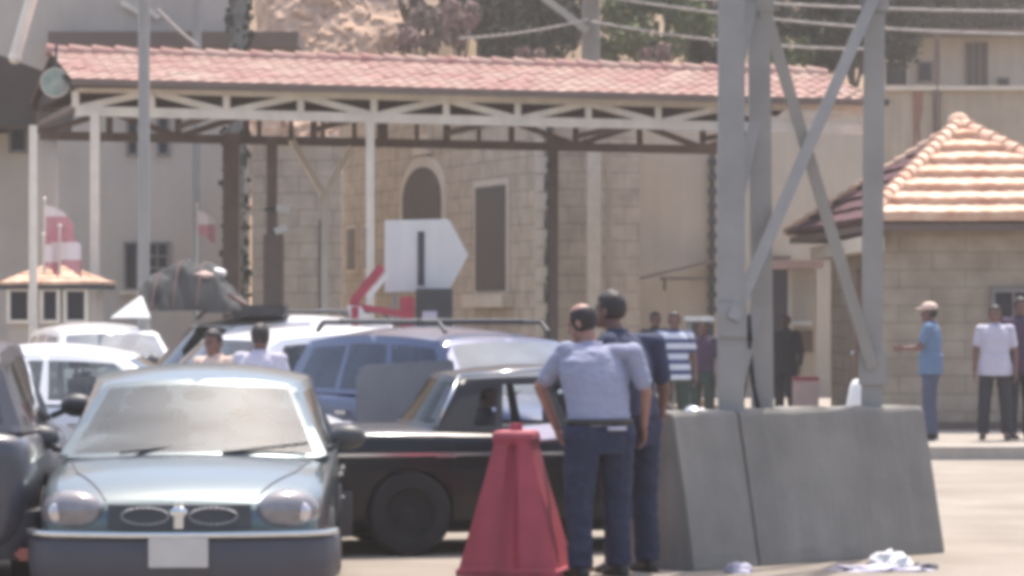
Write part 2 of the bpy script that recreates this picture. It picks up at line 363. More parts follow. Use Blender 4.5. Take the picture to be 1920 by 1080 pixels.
# ------------------------------------------------------------------ tile roofs
def tile_face(mb, A, B, Ct, Dt, n, pitch=0.20, amp=0.025, step=0.05):
    """courses of rolled tiles from the eave A-B up to the edge D-C"""
    A, B, Ct, Dt = map(Vector, (A, B, Ct, Dt))
    nrm = (B-A).cross(Dt-A); nrm.normalize()
    if nrm.z < 0: nrm = -nrm
    W = (B-A).length; eu = (B-A)/W
    for i in range(n):
        v0, v1 = i/n, min(1.0, (i+1.0)/n + 0.004)
        rows = []
        for v, lift in ((v0, -0.01), (v0, step), (v1, 0.012)):
            L0, R0 = A.lerp(Dt, v), B.lerp(Ct, v)
            k0 = max(2, int(W/ (pitch/5)))
            row = []
            for k in range(k0+1):
                p = L0.lerp(R0, k/k0); u = (p-A).dot(eu)
                wv = abs(math.sin(math.pi*u/pitch))
                row.append(p + nrm*(lift + (amp*wv if lift > -0.005 else 0) + 0.007*noise.noise(p*3.0) + 0.012*noise.noise(Vector((round(u/pitch)*3.7, i*5.3, 1.0)))))
            rows.append(row)
        m = len(rows[0]); vs = [p for r in rows for p in r]
        mb.add(vs, [(j*m+k, j*m+k+1, (j+1)*m+k+1, (j+1)*m+k) for j in range(2) for k in range(m-1)])
def cap_tiles(mb, p, q, n, r=0.11):
    p, q = Vector(p), Vector(q); d = (q-p)/n
    for i in range(n):
        a = p + d*(i-0.06); b = p + d*(i+1.0)
        mb.tube(a + Vector((0,0,0.03)), b + Vector((0,0,0.0)), r, r*0.82, 12)

# ------------------------------------------------------------------ big left building
def window(parent, x0, x1, y0, y1, D, fm, pm, sill=True, bars=0, depth=0.10, vert=0):
    a, b = P(x0, y1, D), P(x1, y0, D); cx, cz = (a.x+b.x)/2, (a.z+b.z)/2; wd, ht = b.x-a.x, b.z-a.z
    m = MB(); t = 0.05
    m.box((a.x - t/2 + 0.004, D-0.03, cz), (t, 0.10, ht+2*t)); m.box((b.x + t/2 - 0.004, D-0.03, cz), (t, 0.10, ht+2*t))
    m.box((cx, D-0.033, b.z + t/2 - 0.002), (wd-0.01, 0.10, t)); m.box((cx, D-0.033, a.z - t/2 + 0.002), (wd-0.01, 0.10, t))
    for k in range(bars): m.box((cx, D-0.028, a.z + ht*(k+1)/(bars+1)), (wd-0.004, 0.05, 0.035))
    for k in range(vert): m.box((a.x + wd*(k+1)/(vert+1), D-0.026, cz), (0.035, 0.05, ht-0.004))
    f = part('window', m, fm, parent)
    m = MB(); m.box((cx, D-0.015, cz), (wd-0.002, 0.02, ht-0.002)); part('pane', m, pm, f)
    if sill:
        m = MB(); m.box((cx, D-0.07, a.z - t - 0.04), (wd+0.24, 0.16, 0.08)); part('sill', m, M['stone_quoin'], f, bevel=0.01)
    return f
DL = 60.0
b = thing('building', 'tall grey rendered building with small dark windows behind the canopy at left', 'building', (PX(200, DL), DL, 0))
m = MB(); m.prism([(PX(-160,DL),DL,0),(PX(468,DL),DL,0),(-5.7,68,0),(PX(-160,DL),68,0)], (0,0,12)); part('wall', m, M['render_grey'], b)
m = MB(); z0, z1 = PZ(88, DL-0.6), PZ(60, DL-0.6); m.box(((PX(100,DL)+PX(560,DL-0.6))/2, DL+0.4, (z0+z1)/2), (PX(560,DL-0.6)-PX(100,DL), 2.2, z1-z0)); part('balcony_slab', m, M['slab'], b)
window(b, 28, 52, 232, 282, DL, M['win_frame'], M['win'])
for x in (242, 299): window(b, x, x+15, 222, 288, DL, M['win_frame'], M['win'], sill=False)
window(b, 237, 256, 458, 540, DL, M['win_frame'], M['win'])
window(b, 277, 314, 458, 525, DL, M['win_frame'], M['win'], bars=2, vert=1)
m = MB(); p0, p1 = P(232, 0, DL-0.12), P(300, 30, DL-0.12); m.beam(P(228, 4, DL-0.06), P(262, 24, DL-0.06), 0.10, 0.10); m.beam(P(280, 18, DL-0.06), P(298, 34, DL-0.06), 0.10, 0.10); part('pipe_bracket', m, M['white_steel'], b)

D0 = 51.5
b = thing('annex', 'low shaded building with dark brown sloping roof at the left edge', 'building', (PX(20,D0), D0, 0))
m = MB(); m.prism([P(-120, 85, D0), P(2, 104, D0), P(84, 134, D0), P(90, 150, D0), P(76, 236, D0), P(-120, 240, D0)], (0, 3.5, 0)); part('roof', m, M['dark_roof'], b, bevel=0.02)  # shade of the overhang painted in as a dark brown mass
m = MB(); m.box(((PX(-120,D0)+PX(52,D0))/2, D0+2.2, PZ(240,D0)/2 - 0.01), (PX(52,D0)-PX(-120,D0), 2.4, PZ(240,D0)-0.03)); part('wall', m, M['render_grey'], b)
window(b, 22, 50-2, 244, 282, D0+1.0, M['win_frame'], M['win'], sill=False)
m = MB(); m.path([P(64, -20, 49), P(28, 108, 49)], 0.09); m.ell(P(28,108,49), 0.10)
single('pole', 'pale slanting pole at the top left corner above the dark roof', 'pole', m, M['white_steel'], P(28, 108, 49))

# ------------------------------------------------------------------ central stone building
ca, cb_ = Vector((PX(636, 68), 68, 0)), Vector((PX(1008, 56), 56, 0))     # receding wall, far left to near right
wd_ = (cb_-ca); wl = wd_.length; wu = wd_.normalized(); wn = Vector((wu.y, -wu.x, 0))
if wn.y > 0: wn = -wn
topz = 5.8
b = thing('stone_building', 'limestone building with an arched window and a tall window behind the white sign', 'building', (cb_.x, cb_.y, 0))
def wp(px, py):
    k = (px-960.0)/F
    # intersection of the pixel column with the wall's plane
    s = (k*ca.y - ca.x)/(wd_.x - k*wd_.y); q = ca + wd_*s
    return s*wl, CH + (HOR-py)/F*q.y
m = MB(); e = Vector((PX(1200, 56.4), 56.4, 0)); back = Vector((3.0, 12.0, 0))
m.prism([ca, cb_, cb_ + Vector((0.2,0,0)), e, Vector((2.05, 66, 0)), ca + Vector((1.0, 4, 0))], (0,0,topz)); part('wall', m, M['stone'], b)
def wall_quad(s0, s1, z0, z1, off, th):
    mm = MB(); p = [ca + wu*s0 + wn*off, ca + wu*s1 + wn*off]
    mm.prism([p[0] + Vector((0,0,z0)), p[1] + Vector((0,0,z0)), p[1] + Vector((0,0,z1)), p[0] + Vector((0,0,z1))], wn*th); return mm
s0, zb_ = wp(897, 545); s1, zt_ = wp(953, 345)
zb_ = PZ(545, 57.7); zt_ = PZ(347, 57.7)
f = part('window', wall_quad(s0-0.12, s1+0.12, zb_-0.05, zt_+0.12, 0.0, 0.05), M['stone_quoin'], b)
part('pane', wall_quad(s0, s1, zb_, zt_, 0.052, 0.012), M['win'], f)
part('sill', wall_quad(s0-0.3, s1+0.3, zb_-0.30, zb_-0.06, 0.0, 0.22), M['stone_quoin'], f, bevel=0.01)
# arched window
s0, z0 = wp(760, 470); s1, z1 = wp(832, 310); cz = PZ(372, 62.0); z0 = PZ(470, 62.0); z1 = PZ(312, 62.0)
def arch(off, th, grow):
    mm = MB(); sc_ = (s0+s1)/2; hw = (s1-s0)/2 + grow; rise = z1 - cz + grow; pts = [(sc_-hw, z0), (sc_+hw, z0)]
    pts += [(sc_ + hw*math.cos(a), cz + rise*math.sin(a)) for a in [math.pi*k/14 for k in range(15)]]
    mm.prism([ca + wu*a + wn*off + Vector((0,0,z)) for a, z in pts], wn*th); return mm
f = part('arched_window', arch(0.0, 0.05, 0.22), M['stone_quoin'], b); part('shutter', arch(0.052, 0.014, 0.0), M['arch_fill'], f)
m = MB(); sk = (s0+s1)/2; m = wall_quad(sk-0.5, sk+0.5, z1+0.24, z1+0.62, 0.0, 0.09); part('keystone', m, M['stone_quoin'], f)
for x in (655, 688):
    a0, _ = wp(x, 0); a1, _ = wp(x+14, 0); zz0, zz1 = PZ(505, 66.5), PZ(428, 66.5)
    f = part('window', wall_quad(a0-0.1, a1+0.1, zz0-0.08, zz1+0.08, 0.0, 0.04), M['stone_quoin'], b); part('pane', wall_quad(a0, a1, zz0, zz1, 0.042, 0.012), M['win'], f)
# corner stones beside a dark rainwater pipe
m = MB()
for k in range(17):
    wq = 0.26 if k % 2 else 0.16; m.box((cb_.x + 0.05 + wq/2 - 0.10, 55.98, 0.16 + 0.32*k), (wq, 0.10, 0.30))
part('corner_stones', m, M['stone_quoin'], b)
m = MB(); xx = PX(1031, 55.9); m.tube((xx, 55.92, 0.0), (xx, 55.92, 5.5), 0.045)
for k in range(16): m.box((xx, 55.92, 0.35 + 0.33*k), (0.13, 0.11, 0.10))
part('rainwater_pipe', m, M['dark_metal'], b)
for px_, wpx in ((1114, 26), (1141, 10)):
    m = MB(); m.box((PX(px_, 55.6), 55.6 + 0.12, 2.75), (wpx/F*55.6, 0.26, 5.5)); part('pilaster', m, M['stone_quoin'] if wpx > 20 else M['retain'], b, bevel=0.01)

m = MB(); b2 = thing('boundary_wall', 'plain masonry wall with dark slit left of the limestone building', 'wall', (PX(560, 58), 58, 0))
m.box((PX(556, 58), 58.4, PZ(268,58)/2), (PX(640,58)-PX(472,58), 0.8, PZ(268,58))); part('wall_face', m, M['stone'], b2)
m = MB(); m.box((PX(556,58), 58.4, PZ(268,58)+0.06), (PX(644,58)-PX(468,58), 1.0, 0.12)); part('coping', m, M['stone_quoin'], b2, bevel=0.01)
m = MB(); m.box((PX(606,58), 57.99, PZ(500,58)), (0.15, 0.03, 1.7)); part('slit_opening', m, M['win'], b2)

# ------------------------------------------------------------------ right rear facade
DR = 63.0
b = thing('rear_building', 'plain pinkish beige building behind the steel mast', 'building', (PX(1400, DR), DR, 0))
m = MB(); m.box(((PX(1192,DR)+PX(1646,DR))/2, DR+3, 2.9), (PX(1646,DR)-PX(1192,DR), 6, 5.8)); part('wall', m, M['render_beige'], b)
m = MB(); xx = PX(1335, DR); m.tube((xx, DR-0.1, 1.6), (xx, DR-0.1, 4.9), 0.05)
for k in range(11): m.box((xx, DR-0.1, 1.8 + 0.29*k), (0.16, 0.13, 0.12))
part('rainwater_pipe', m, M['dark_metal'], b)
f = window(b, 1448, 1478, 485, 738, DR, M['brown_steel'], M['win'], sill=False); f.name = 'doorway'
f = window(b, 1300, 1326, 606, 640, DR, M['win_frame'], M['win'], sill=True)
m = MB(); m.prism([P(1196, 520, DR-1.0), P(1330, 488, DR-0.02), P(1330, 494, DR-0.02), P(1196, 526, DR-1.0)], (0.0, -0.9, 0)); aw = part('awning', m, M['slab'], b)
m = MB(); m.beam(P(1240, 522, DR-1.2), P(1322, 522, DR-0.2), 0.06); m.beam(P(1246, 522, DR-1.2), P(1246, 545, DR-1.2), 0.06); part('awning_bracket', m, M['brown_steel'], aw)
# upper terrace: retaining wall and house
DT = 70.0
b = thing('retaining_wall', 'tall beige retaining wall with rust streaks above the tiled kiosk', 'wall', (PX(1780, DT), DT, 0))
m = MB(); m.box(((PX(1640,DT)+PX(2150,DT))/2, DT+0.4, PZ(170,DT)/2), (PX(2150,DT)-PX(1640,DT), 0.8, PZ(170,DT))); part('wall_face', m, M['retain'], b)
m = MB(); m.box(((PX(1640,DT)+PX(2150,DT))/2, DT+0.35, PZ(170,DT)+0.05), (PX(2150,DT)-PX(1640,DT)+0.1, 1.0, 0.10)); part('coping', m, M['stone_quoin'], b)
m = MB(); m.prism([P(1711, 172, DT-0.004), P(1731, 172, DT-0.004), P(1730, 205, DT-0.004), P(1725, 232, DT-0.004), P(1726, 268, DT-0.004), P(1721, 268, DT-0.004), P(1719, 236, DT-0.004), P(1716, 282, DT-0.004), P(1713, 280, DT-0.004), P(1712, 225, DT-0.004)], (0,-0.006,0)); part('rust_streak', m, M['rust'], b)
m = MB(); m.tube(P(1757, 300, DT-0.08), P(1757, 66, DT-0.08), 0.075); part('drain_pipe', m, M['brown_steel'], b)
m = MB(); m.tube(P(1662, 190, DT-0.05), P(1662, 194, DT+0.0), 0.07); part('drain_spout', m, M['dark_metal'], b)
DU = 100.0
b = thing('house', 'pale flat roofed house on the terrace at the top right', 'house', (PX(1790, DU), DU, 8.3))
zt = PZ(70, DU)
m = MB(); m.box(((PX(1640,DU)+PX(2060,DU))/2, DU+3, (zt+8.0)/2), (PX(2060,DU)-PX(1640,DU), 6, zt-8.0)); part('wall', m, M['render_pale'], b)
m = MB(); m.box(((PX(1636,DU)+PX(2066,DU))/2, DU+2.6, zt+0.1), (PX(2066,DU)-PX(1630,DU), 7.0, 0.2)); part('roof_slab', m, M['slab'], b)
window(b, 1660, 1700, 116, 160, DU, M['white_steel'], M['win'], sill=False)
window(b, 1722, 1746, 118, 152, DU, M['win_frame'], M['win'], sill=False)
window(b, 1812, 1850, 82, 164, DU, M['win_frame'], M['arch_fill'], sill=False, vert=2)
window(b, 1872, 1890, 148, 164, DU, M['win_frame'], M['win'], sill=False)

# ------------------------------------------------------------------ canopy over the lanes
fl, fr = Vector((PX(142,46.0), 46.0, 0)), Vector((PX(1618,49.1), 49.1, 0))
cu = (fr-fl); cl = cu.length; cu = cu/cl; cbk = Vector((-cu.y, cu.x, 0))       # along and backwards
can = thing('canopy', 'long red tiled canopy on white steel trusses over the checkpoint lanes', 'canopy', (fl.x, fl.y, 0))
def cp(s, t, z): return fl + cu*s + cbk*t + Vector((0,0,z - 0.0075*s))
Wc = 4.5; ze, zr = CH+3.44, CH+3.93
m = MB(); tile_face(m, cp(-0.1,-0.35,ze-0.10), cp(cl+0.2,-0.35,ze-0.10), cp(cl+0.2,Wc/2,zr), cp(-0.1,Wc/2,zr), 8, 0.22, 0.016, 0.035)
tile_face(m, cp(cl+0.2,Wc+0.35,ze-0.10), cp(-0.1,Wc+0.35,ze-0.10), cp(-0.1,Wc/2,zr), cp(cl+0.2,Wc/2,zr), 8, 0.22, 0.016, 0.035)
rf = part('roof', m, M['tile_pink'], can, smooth=40)
m = MB(); cap_tiles(m, cp(-0.15,Wc/2,zr+0.02), cp(cl+0.25,Wc/2,zr+0.02), 36, 0.10); part('ridge_tiles', m, M['tile_pink'], rf, smooth=40)
m = MB()
for sg in (0, 1):
    t0 = -0.36 if sg == 0 else Wc+0.36
    m.prism([cp(-0.12,t0,ze-0.20), cp(-0.12,Wc/2,zr-0.11), cp(-0.12,Wc/2,zr-0.08), cp(-0.12,t0,ze-0.165)], cu*(cl+0.34))
part('roof_boards', m, M['boards'], rf)
m = MB(); m.prism([cp(-0.02,-0.28,ze-0.19), cp(-0.02,Wc+0.28,ze-0.19), cp(-0.02,Wc/2,zr-0.11)], cu*0.06); part('gable_panel', m, M['dark_roof'], can)
m = MB(); m.beam(cp(-0.1,-0.37,ze-0.125), cp(cl+0.2,-0.37,ze-0.125), 0.05, 0.085); m.beam(cp(-0.1,Wc+0.37,ze-0.125), cp(cl+0.2,Wc+0.37,ze-0.125), 0.05, 0.085); part('fascia', m, M['brown_steel'], can)
def truss(t, zl, zh, mm_, n, rungs=False):
    m1 = MB(); m1.beam(cp(0,t,zl), cp(cl,t,zl), 0.10, 0.14); tr = part('truss', m1, mm_, can)
    m1 = MB(); m1.beam(cp(0,t,zh), cp(cl,t,zh), 0.09, 0.10); part('top_chord', m1, mm_, tr)
    for k in range(n+1):
        s = cl*k/n; m1 = MB(); m1.beam(cp(s,t,zl+0.055), cp(s,t,zh-0.04), 0.10, 0.11); part('upright', m1, mm_, tr)
    for k in range(n):
        if rungs and 3 <= k <= 6:
            continue
        a, c = (zl+0.05, zh-0.04) if k % 2 == 0 else (zh-0.04, zl+0.05)
        m1 = MB(); m1.beam(cp(cl*(k+0.06)/n,t,a), cp(cl*(k+0.94)/n,t,c), 0.07, 0.095); part('diagonal', m1, mm_, tr)
    if rungs:
        for k in range(8):
            s = cl*(0.29 + 0.043*k); m1 = MB(); m1.beam(cp(s,t,zl+0.055), cp(s,t,zh-0.04), 0.07, 0.07); part('upright', m1, mm_, tr)
truss(0.0, CH+2.93, CH+3.25, M['white_steel'], 11)
truss(Wc, CH+2.82, CH+3.24, M['brown_steel'], 11, True)
for s_, mm_, wt, t in ((0.28, 'white_steel', 0.13, 0.0), (4.33, 'white_steel', 0.12, 0.0), (9.9, 'white_steel', 0.12, 0.0), (3.05, 'brown_steel', 0.26, Wc), (8.4, 'brown_steel', 0.13, Wc), (11.4, 'brown_steel', 0.13, Wc)):
    m1 = MB(); m1.beam(cp(s_,t,0.0075*s_), cp(s_,t,CH+2.92), wt, wt); po = part('post', m1, M[mm_], can)
    m1 = MB(); m1.box(cp(s_,t,0.015+0.0075*s_), (0.32, 0.32, 0.03)); part('base_plate', m1, M['dark_metal'], po)
m1 = MB()
for k in range(0, 12, 2): m1.beam(cp(cl*k/11,0.05,CH+3.0), cp(cl*k/11,Wc-0.05,CH+3.0), 0.06, 0.09)
part('cross_beams', m1, M['brown_steel'], can)
m = MB(); mx_ = P(608, 368, 50.9)
m.beam(P(546, 262, 50.6), mx_, 0.09); m.beam(P(660, 275, 50.9), mx_, 0.09); m.beam(mx_, Vector((mx_.x, mx_.y, 0)), 0.11)
part('forked_post', m, M['white_steel'], can)
m = MB(); cc = P(104, 155, 46.6); m.tube(cc + Vector((0,0.04,0)), cc + Vector((0,-0.04,0)), 0.20, 0.20, 28)
bd = thing('emblem_board', 'round green and white emblem hung on the left end of the canopy', 'emblem', cc)
part('disc', m, M['badge'], bd, smooth=40)
m = MB(); m.lathe([(0.198,-0.045),(0.215,-0.045),(0.215,0.045),(0.198,0.045),(0.198,-0.045)], cc, 'Y', 28); part('rim', m, M['white_steel'], bd, smooth=40)
m = MB(); m.beam(cc + Vector((0.0,0,0.21)), cc + Vector((0.0,0.1,0.55)), 0.04); part('hanger', m, M['dark_metal'], bd)

# poles around the canopy
def lamp_post(px, D, r, label, ht, mm_, name='pole'):
    t = thing(name, label, 'pole', (PX(px,D), D, 0)); x = PX(px, D)
    m = MB(); m.tube((x,D,0), (x,D,ht), r, r*0.92, 16); part('shaft', m, mm_, t, smooth=40)
    m = MB(); m.box((x,D,0.02), (r*4, r*4, 0.04)); m.tube((x,D,0.04), (x,D,0.35), r*1.35, r*1.2, 16); part('base', m, mm_, t, smooth=40); return t
lamp_post(270, 41.0, 0.077, 'thick grey lamp pole standing in front of the canopy at left', 9.0, M['steel'])
lamp_post(62, 43.5, 0.06, 'white pole rising beside the small tiled hut at far left', PZ(235,43.5), M['white_steel'])
lamp_post(369, 56.0, 0.085, 'thin grey pole against the grey building behind the canopy', 8.5, M['steel'])
t = thing('utility_pole', 'weathered dark pole with climbing growth behind the canopy', 'pole', (PX(445, 57), 57, 0))
m = MB(); m.path([(PX(440,57),57,0),(PX(440,57),57,3.5),(PX(452,57),57,8.5)], [0.17,0.16,0.15], 12); part('shaft', m, M['concrete'], t, smooth=40)
m = MB(); random.seed(3)
for k in range(700):
    z = random.uniform(1.2, 8.0); a = random.uniform(0, 6.28); r = random.uniform(0.13, 0.26); s_ = random.uniform(0.03,0.07)
    c = Vector((PX(440 + 12*max(0,z-3.5)/5,57) + r*math.cos(a), 57 + r*math.sin(a), z)); q = Euler((random.uniform(0,6),random.uniform(0,6),0)).to_matrix()
    if noise.noise(Vector((z*1.3, a, 2))) > -0.15: m.add([c + q @ Vector(v) for v in ((-s_,-s_,0),(s_,-s_,0),(s_,s_,0),(-s_,s_,0))], [(0,1,2,3)])
part('climbing_plant', m, M['leaf_dark'], t)['kind'] = 'stuff'
# brown post with two white lamps
t = thing('lamp_column', 'dark brown column carrying two white lamps beside the limestone building', 'lamp', (PX(516,50), 50, 0))
m = MB(); m.box((PX(513,50),50,PZ(440,50)/2), (0.30,0.30,PZ(440,50))); m.box((PX(510,50),50,(PZ(440,50)+PZ(255,50))/2), (0.16,0.16,PZ(255,50)-PZ(440,50)-0.004)); part('shaft', m, M['brown_steel'], t, bevel=0.008)
for px_, py_, tl in ((532, 391, 0.1), (528, 430, -0.35)):
    m = MB(); m.box(P(px_, py_, 49.75), (0.22, 0.20, 0.10), m=Matrix.Rotation(tl, 4, 'Y')); part('lamp_head', m, M['white_paint'], t, bevel=0.01)
m = MB(); m.beam(P(495, 393, 49.8), P(533, 393, 49.8), 0.04); m.beam(P(510, 436, 49.8), P(528, 432, 49.8), 0.04); part('lamp_arm', m, M['dark_metal'], t)
# power pole and wires
t = thing('power_pole', 'grey power pole with a diagonal strut above the canopy ridge', 'pole', (PX(1108,74), 74, 0))
m = MB(); m.tube((PX(1108,74),74,0), (PX(1108,74),74,13), 0.24, 0.20, 14); part('shaft', m, M['concrete'], t, smooth=40)
m = MB(); m.beam(P(1018,-6,73.8), P(1102,58,73.8), 0.16); part('strut', m, M['steel'], t)
m = MB(); m.beam(P(1060,-14,73.7), P(1160,-14,73.7), 0.12); part('cross_arm', m, M['steel'], t)
def wire(a, b, sag, label, r=0.035, mm_='wire'):
    m = MB(); n = 18; a, b = Vector(a), Vector(b)
    pts = [a.lerp(b, k/n) - Vector((0,0,sag*4*(k/n)*(1-k/n))) for k in range(n+1)]; m.path(pts, r, 6)
    return single('cable', label, 'cable', m, M[mm_], tuple(pts[n//2]), group='overhead cables', smooth=180)
wire(P(1110,-10,73), P(2100,66,66), 0.25, 'upper overhead cable sagging across the dark trees at top right')
wire(P(1110,-20,73), P(2100,22,66), 0.15, 'highest overhead cable at the top right edge')
wire(P(1110,40,73), P(1640,92,68), 0.15, 'lower overhead cable ending near the right mast leg', 0.03)
wire(P(860,72,73), P(1102,36,73.5), 0.08, 'short overhead cable left of the grey power pole', 0.03)
wire(P(296,18,52), P(372,86,52), 0.03, 'pale stay wire running from the lamp pole to the canopy ridge', 0.03)

# ------------------------------------------------------------------ kiosk
k = thing('kiosk', 'beige stone kiosk with a striped orange tiled hip roof at right', 'kiosk', (6.6, 47, 0.147))
X0, X1, Y0, Y1 = 4.80, 8.53, 43.0, 51.0; ze = CH+1.27; ap = Vector((6.56, 47.0, CH+2.74)); XB = 4.39
m = MB()
tile_face(m, (X0,Y0,ze), (X1,Y0,ze), ap, ap, 7, 0.24, 0.014, 0.12)
tile_face(m, (X1,Y0,ze), (X1,Y1,ze), ap, ap, 7, 0.24, 0.014, 0.10)
tile_face(m, (X1,Y1,ze), (XB,Y1,ze), ap, ap, 7, 0.24, 0.014, 0.10)
rf = part('roof', m, M['tile'], k, smooth=40)
m = MB(); tile_face(m, (XB,Y1,ze), (X0,Y0,ze), ap, ap, 7, 0.24, 0.014, 0.06); part('side_slope', m, M['slope_plum'], rf, smooth=40, label='left slope coloured a darker plum')
m = MB()
for c in ((X0,Y0,ze+0.06),(X1,Y0,ze+0.06),(X1,Y1,ze+0.06)): cap_tiles(m, c, ap + Vector((0,0,0.06)), 15, 0.11)
cap_tiles(m, (XB,Y1,ze+0.03), ap + Vector((0,0,0.03)), 15, 0.08)
m.ell(ap + Vector((0,0,0.06)), 0.17); part('hip_tiles', m, M['tile'], rf, smooth=40)
m = MB(); m.prism([(X0+0.03,Y0+0.03,ze-0.14),(X1-0.03,Y0+0.03,ze-0.14),(X1-0.03,Y1-0.03,ze-0.14),(XB+0.03,Y1-0.03,ze-0.14)], (0,0,0.10)); part('soffit', m, M['slab'], rf)
xa, xb, ya, yb = 5.04, 8.13, 43.4, 50.6
m = MB(); m.box(((xa+xb)/2,(ya+yb)/2,(0.147+ze-0.14)/2), (xb-xa, yb-ya, ze-0.147-0.14)); part('wall', m, M['kiosk_stone'], k)
m = MB(); m.box(((xa+xb)/2, ya-0.02, 0.147+0.05), (xb-xa+0.06, 0.10, 0.10)); part('plinth', m, M['slab'], k)
window(k, 1864, 1935, 548, 640, ya, M['win_frame'], M['win'], sill=True, vert=1)
m = MB(); m.box((xa-0.06, 46.2, 1.25), (0.12, 0.95, 2.2)); fr_ = part('door', m, M['door'], k, bevel=0.006)
m = MB(); m.ell((xa-0.15, 45.85, 1.15), 0.035); m.tube((xa-0.13,45.85,1.15),(xa-0.06,45.85,1.15),0.015); part('handle', m, M['chrome'], fr_)
m = MB(); m.box((xa-0.04, 44.7, 1.35), (0.08, 0.9, 1.3)); f = part('window', m, M['win_frame'], k); m = MB(); m.box((xa-0.085, 44.7, 1.35), (0.012, 0.8, 1.2)); part('pane', m, M['win'], f)
m = MB(); m.box((xa-0.16, 46.95, ze-0.31), (0.32, 7.3, 0.20)); part('eave_beam', m, M['stone_quoin'], k)

# small hut with flags far left
hx, hy = PX(92, 44), 44.6
hut = thing('hut', 'small hut with a pale pink tiled roof at the left edge', 'hut', (hx, hy, 0))
za, zb2 = PZ(532, 44), PZ(492, 44); x0, x1 = PX(-8, 44), PX(196, 44); apx = Vector((hx, hy, zb2))
m = MB()
for a, c in (((x0,44,za),(x1,44,za)), ((x1,44,za),(x1,45.3,za)), ((x1,45.3,za),(x0,45.3,za)), ((x0,45.3,za),(x0,44,za))): tile_face(m, a, c, apx, apx, 5, 0.16, 0.015, 0.025)
rf = part('roof', m, M['tile'], hut, smooth=40)
m = MB(); m.box(((x0+x1)/2, 44.65, za-0.04), (x1-x0-0.03, 1.28, 0.07)); part('fascia', m, M['dark_metal'], rf)
m = MB(); m.box(((x0+x1)/2, 44.65, za/2-0.05), (x1-x0-0.3, 1.0, za-0.1)); part('wall', m, M['render_grey'], hut)
for px_ in (20, 82, 126): window(hut, px_, px_+34 if px_ != 82 else px_+26, 546, 600, 44.14, M['white_steel'], M['win'], sill=False)
def flag(px, py, D, w_, h_, label, rz, ph, foot):
    t = thing('flag', label, 'flag', P(px, foot, D), 0, 'flags on the hut roof')
    a = P(px, foot, D); b_ = P(px, py, D); m = MB(); m.tube(a, b_ + Vector((0,0,0.08)), 0.018, 0.014, 8); m.ell(b_ + Vector((0,0,0.09)), 0.028); part('staff', m, M['white_steel'], t)
    m = MB(); nu, nv = 16, 10; vs = []
    for s2 in (0.004, -0.004):
        for j in range(nv+1):
            for i in range(nu+1):
                u, v = i/nu, j/nv
                dx = w_*u*0.72; dy = 0.09*math.sin(u*7+ph)*u + s2; dz = -h_*v - 0.45*w_*u*u
                vs.append(b_ + Matrix.Rotation(rz,3,'Z') @ Vector((dx, dy, 0)) + Vector((0,0,dz)))
    n1 = (nu+1)*(nv+1); fs = []
    for o_ in (0, n1):
        fs += [(o_+j*(nu+1)+i, o_+j*(nu+1)+i+1, o_+(j+1)*(nu+1)+i+1, o_+(j+1)*(nu+1)+i) for j in range(nv) for i in range(nu)]
    m.add(vs, fs); o = part('cloth', m, M['flag'], t, smooth=180)
    return t
flag(84, 385, 44.1, 0.55, 0.60, 'red and white flag hanging highest above the hut roof', 0.2, 0.0, 512)
flag(112, 436, 44.0, 0.40, 0.45, 'smaller red and white flag low over the hut roof at right', -0.2, 1.5, 512)
flag(82, 452, 43.9, 0.30, 0.36, 'pale red and white flag folded against the hut roof at left', 0.5, 2.5, 516)
flag(370, 395, 49.0, 0.36, 0.36, 'red and white flag on a staff against the thin grey pole', -0.1, 0.7, 590)

# ------------------------------------------------------------------ steel mast and concrete block
t = thing('steel_mast', 'grey three legged lattice mast rising out of frame from the concrete block', 'mast', (2.0, 22.3, 1.0))
TOP = 9.0
def leg_pt(px0, px1, D, z):     # px at the bottom (row 765) and at row 0
    zb3, zt3 = PZ(765, D), PZ(0, D); q = (z - zb3)/(zt3 - zb3); return Vector((PX(px0 + (px1-px0)*q, D), D, z))
def on_block(px, off):
    # distance at which the pixel column meets the line running along the block, set back by off
    q0 = Vector((PX(1300,21.2), 21.2)); q1 = Vector((PX(1772,22.85), 22.85)); u = (q1-q0).normalized(); nb = Vector((-u.y, u.x)); q0 = q0 + nb*off
    k = (px-960.0)/F; s_ = (k*q0.y - q0.x)/(u.x - k*u.y); return q0.y + u.y*s_
legs = [(1372,1373,on_block(1372,0.33),0.175), (1431,1424,on_block(1431,0.42),0.145), (1634,1640,on_block(1634,0.36),0.15)]
for a0, a1, D, wd2 in legs:
    m = MB(); p, q = leg_pt(a0,a1,D,0.9), leg_pt(a0,a1,D,TOP); th = 0.022; sx = Vector((wd2/2,0,0)); 
    # angle section: a face plate and a return plate
    m.beam(p + Vector((0,-0.0,0)), q, wd2, th, up=(0,1,0)); s_ = -1 if a0 != 1634 else 1
    m.beam(p + Vector((s_*(wd2/2-th/2), wd2/2+th/2+0.001, 0)), q + Vector((s_*(wd2/2-th/2), wd2/2+th/2+0.001, 0)), th, wd2, up=(0,1,0))
    lg = part('leg', m, M['steel'], t, bevel=0.003)
def lp(i, z): a0,a1,D,wd2 = legs[i]; return leg_pt(a0,a1,D,z)
def brace(a, b_, off):
    m = MB(); o_ = Vector((0,off,0)); m.beam(Vector(a)+o_, Vector(b_)+o_, 0.085, 0.03, up=(0,1,0)); part('brace', m, M['steel'], t, bevel=0.003)
zrow = lambda i, row: PZ(row, legs[i][2])
brace(lp(1, zrow(1,-10)), lp(2, zrow(2,690)), -0.04)
brace(lp(2, zrow(2,-10)), lp(0, zrow(0,600)), -0.05)
brace(lp(1, zrow(1,-30)), lp(2, zrow(2,-620)), -0.04); brace(lp(2, zrow(2,-30)), lp(0, zrow(0,-620)), -0.05)
for z in (5.2, 8.8):
    for i, j in ((0,1),(1,2),(0,2)): brace(lp(i,z), lp(j,z), -0.03)
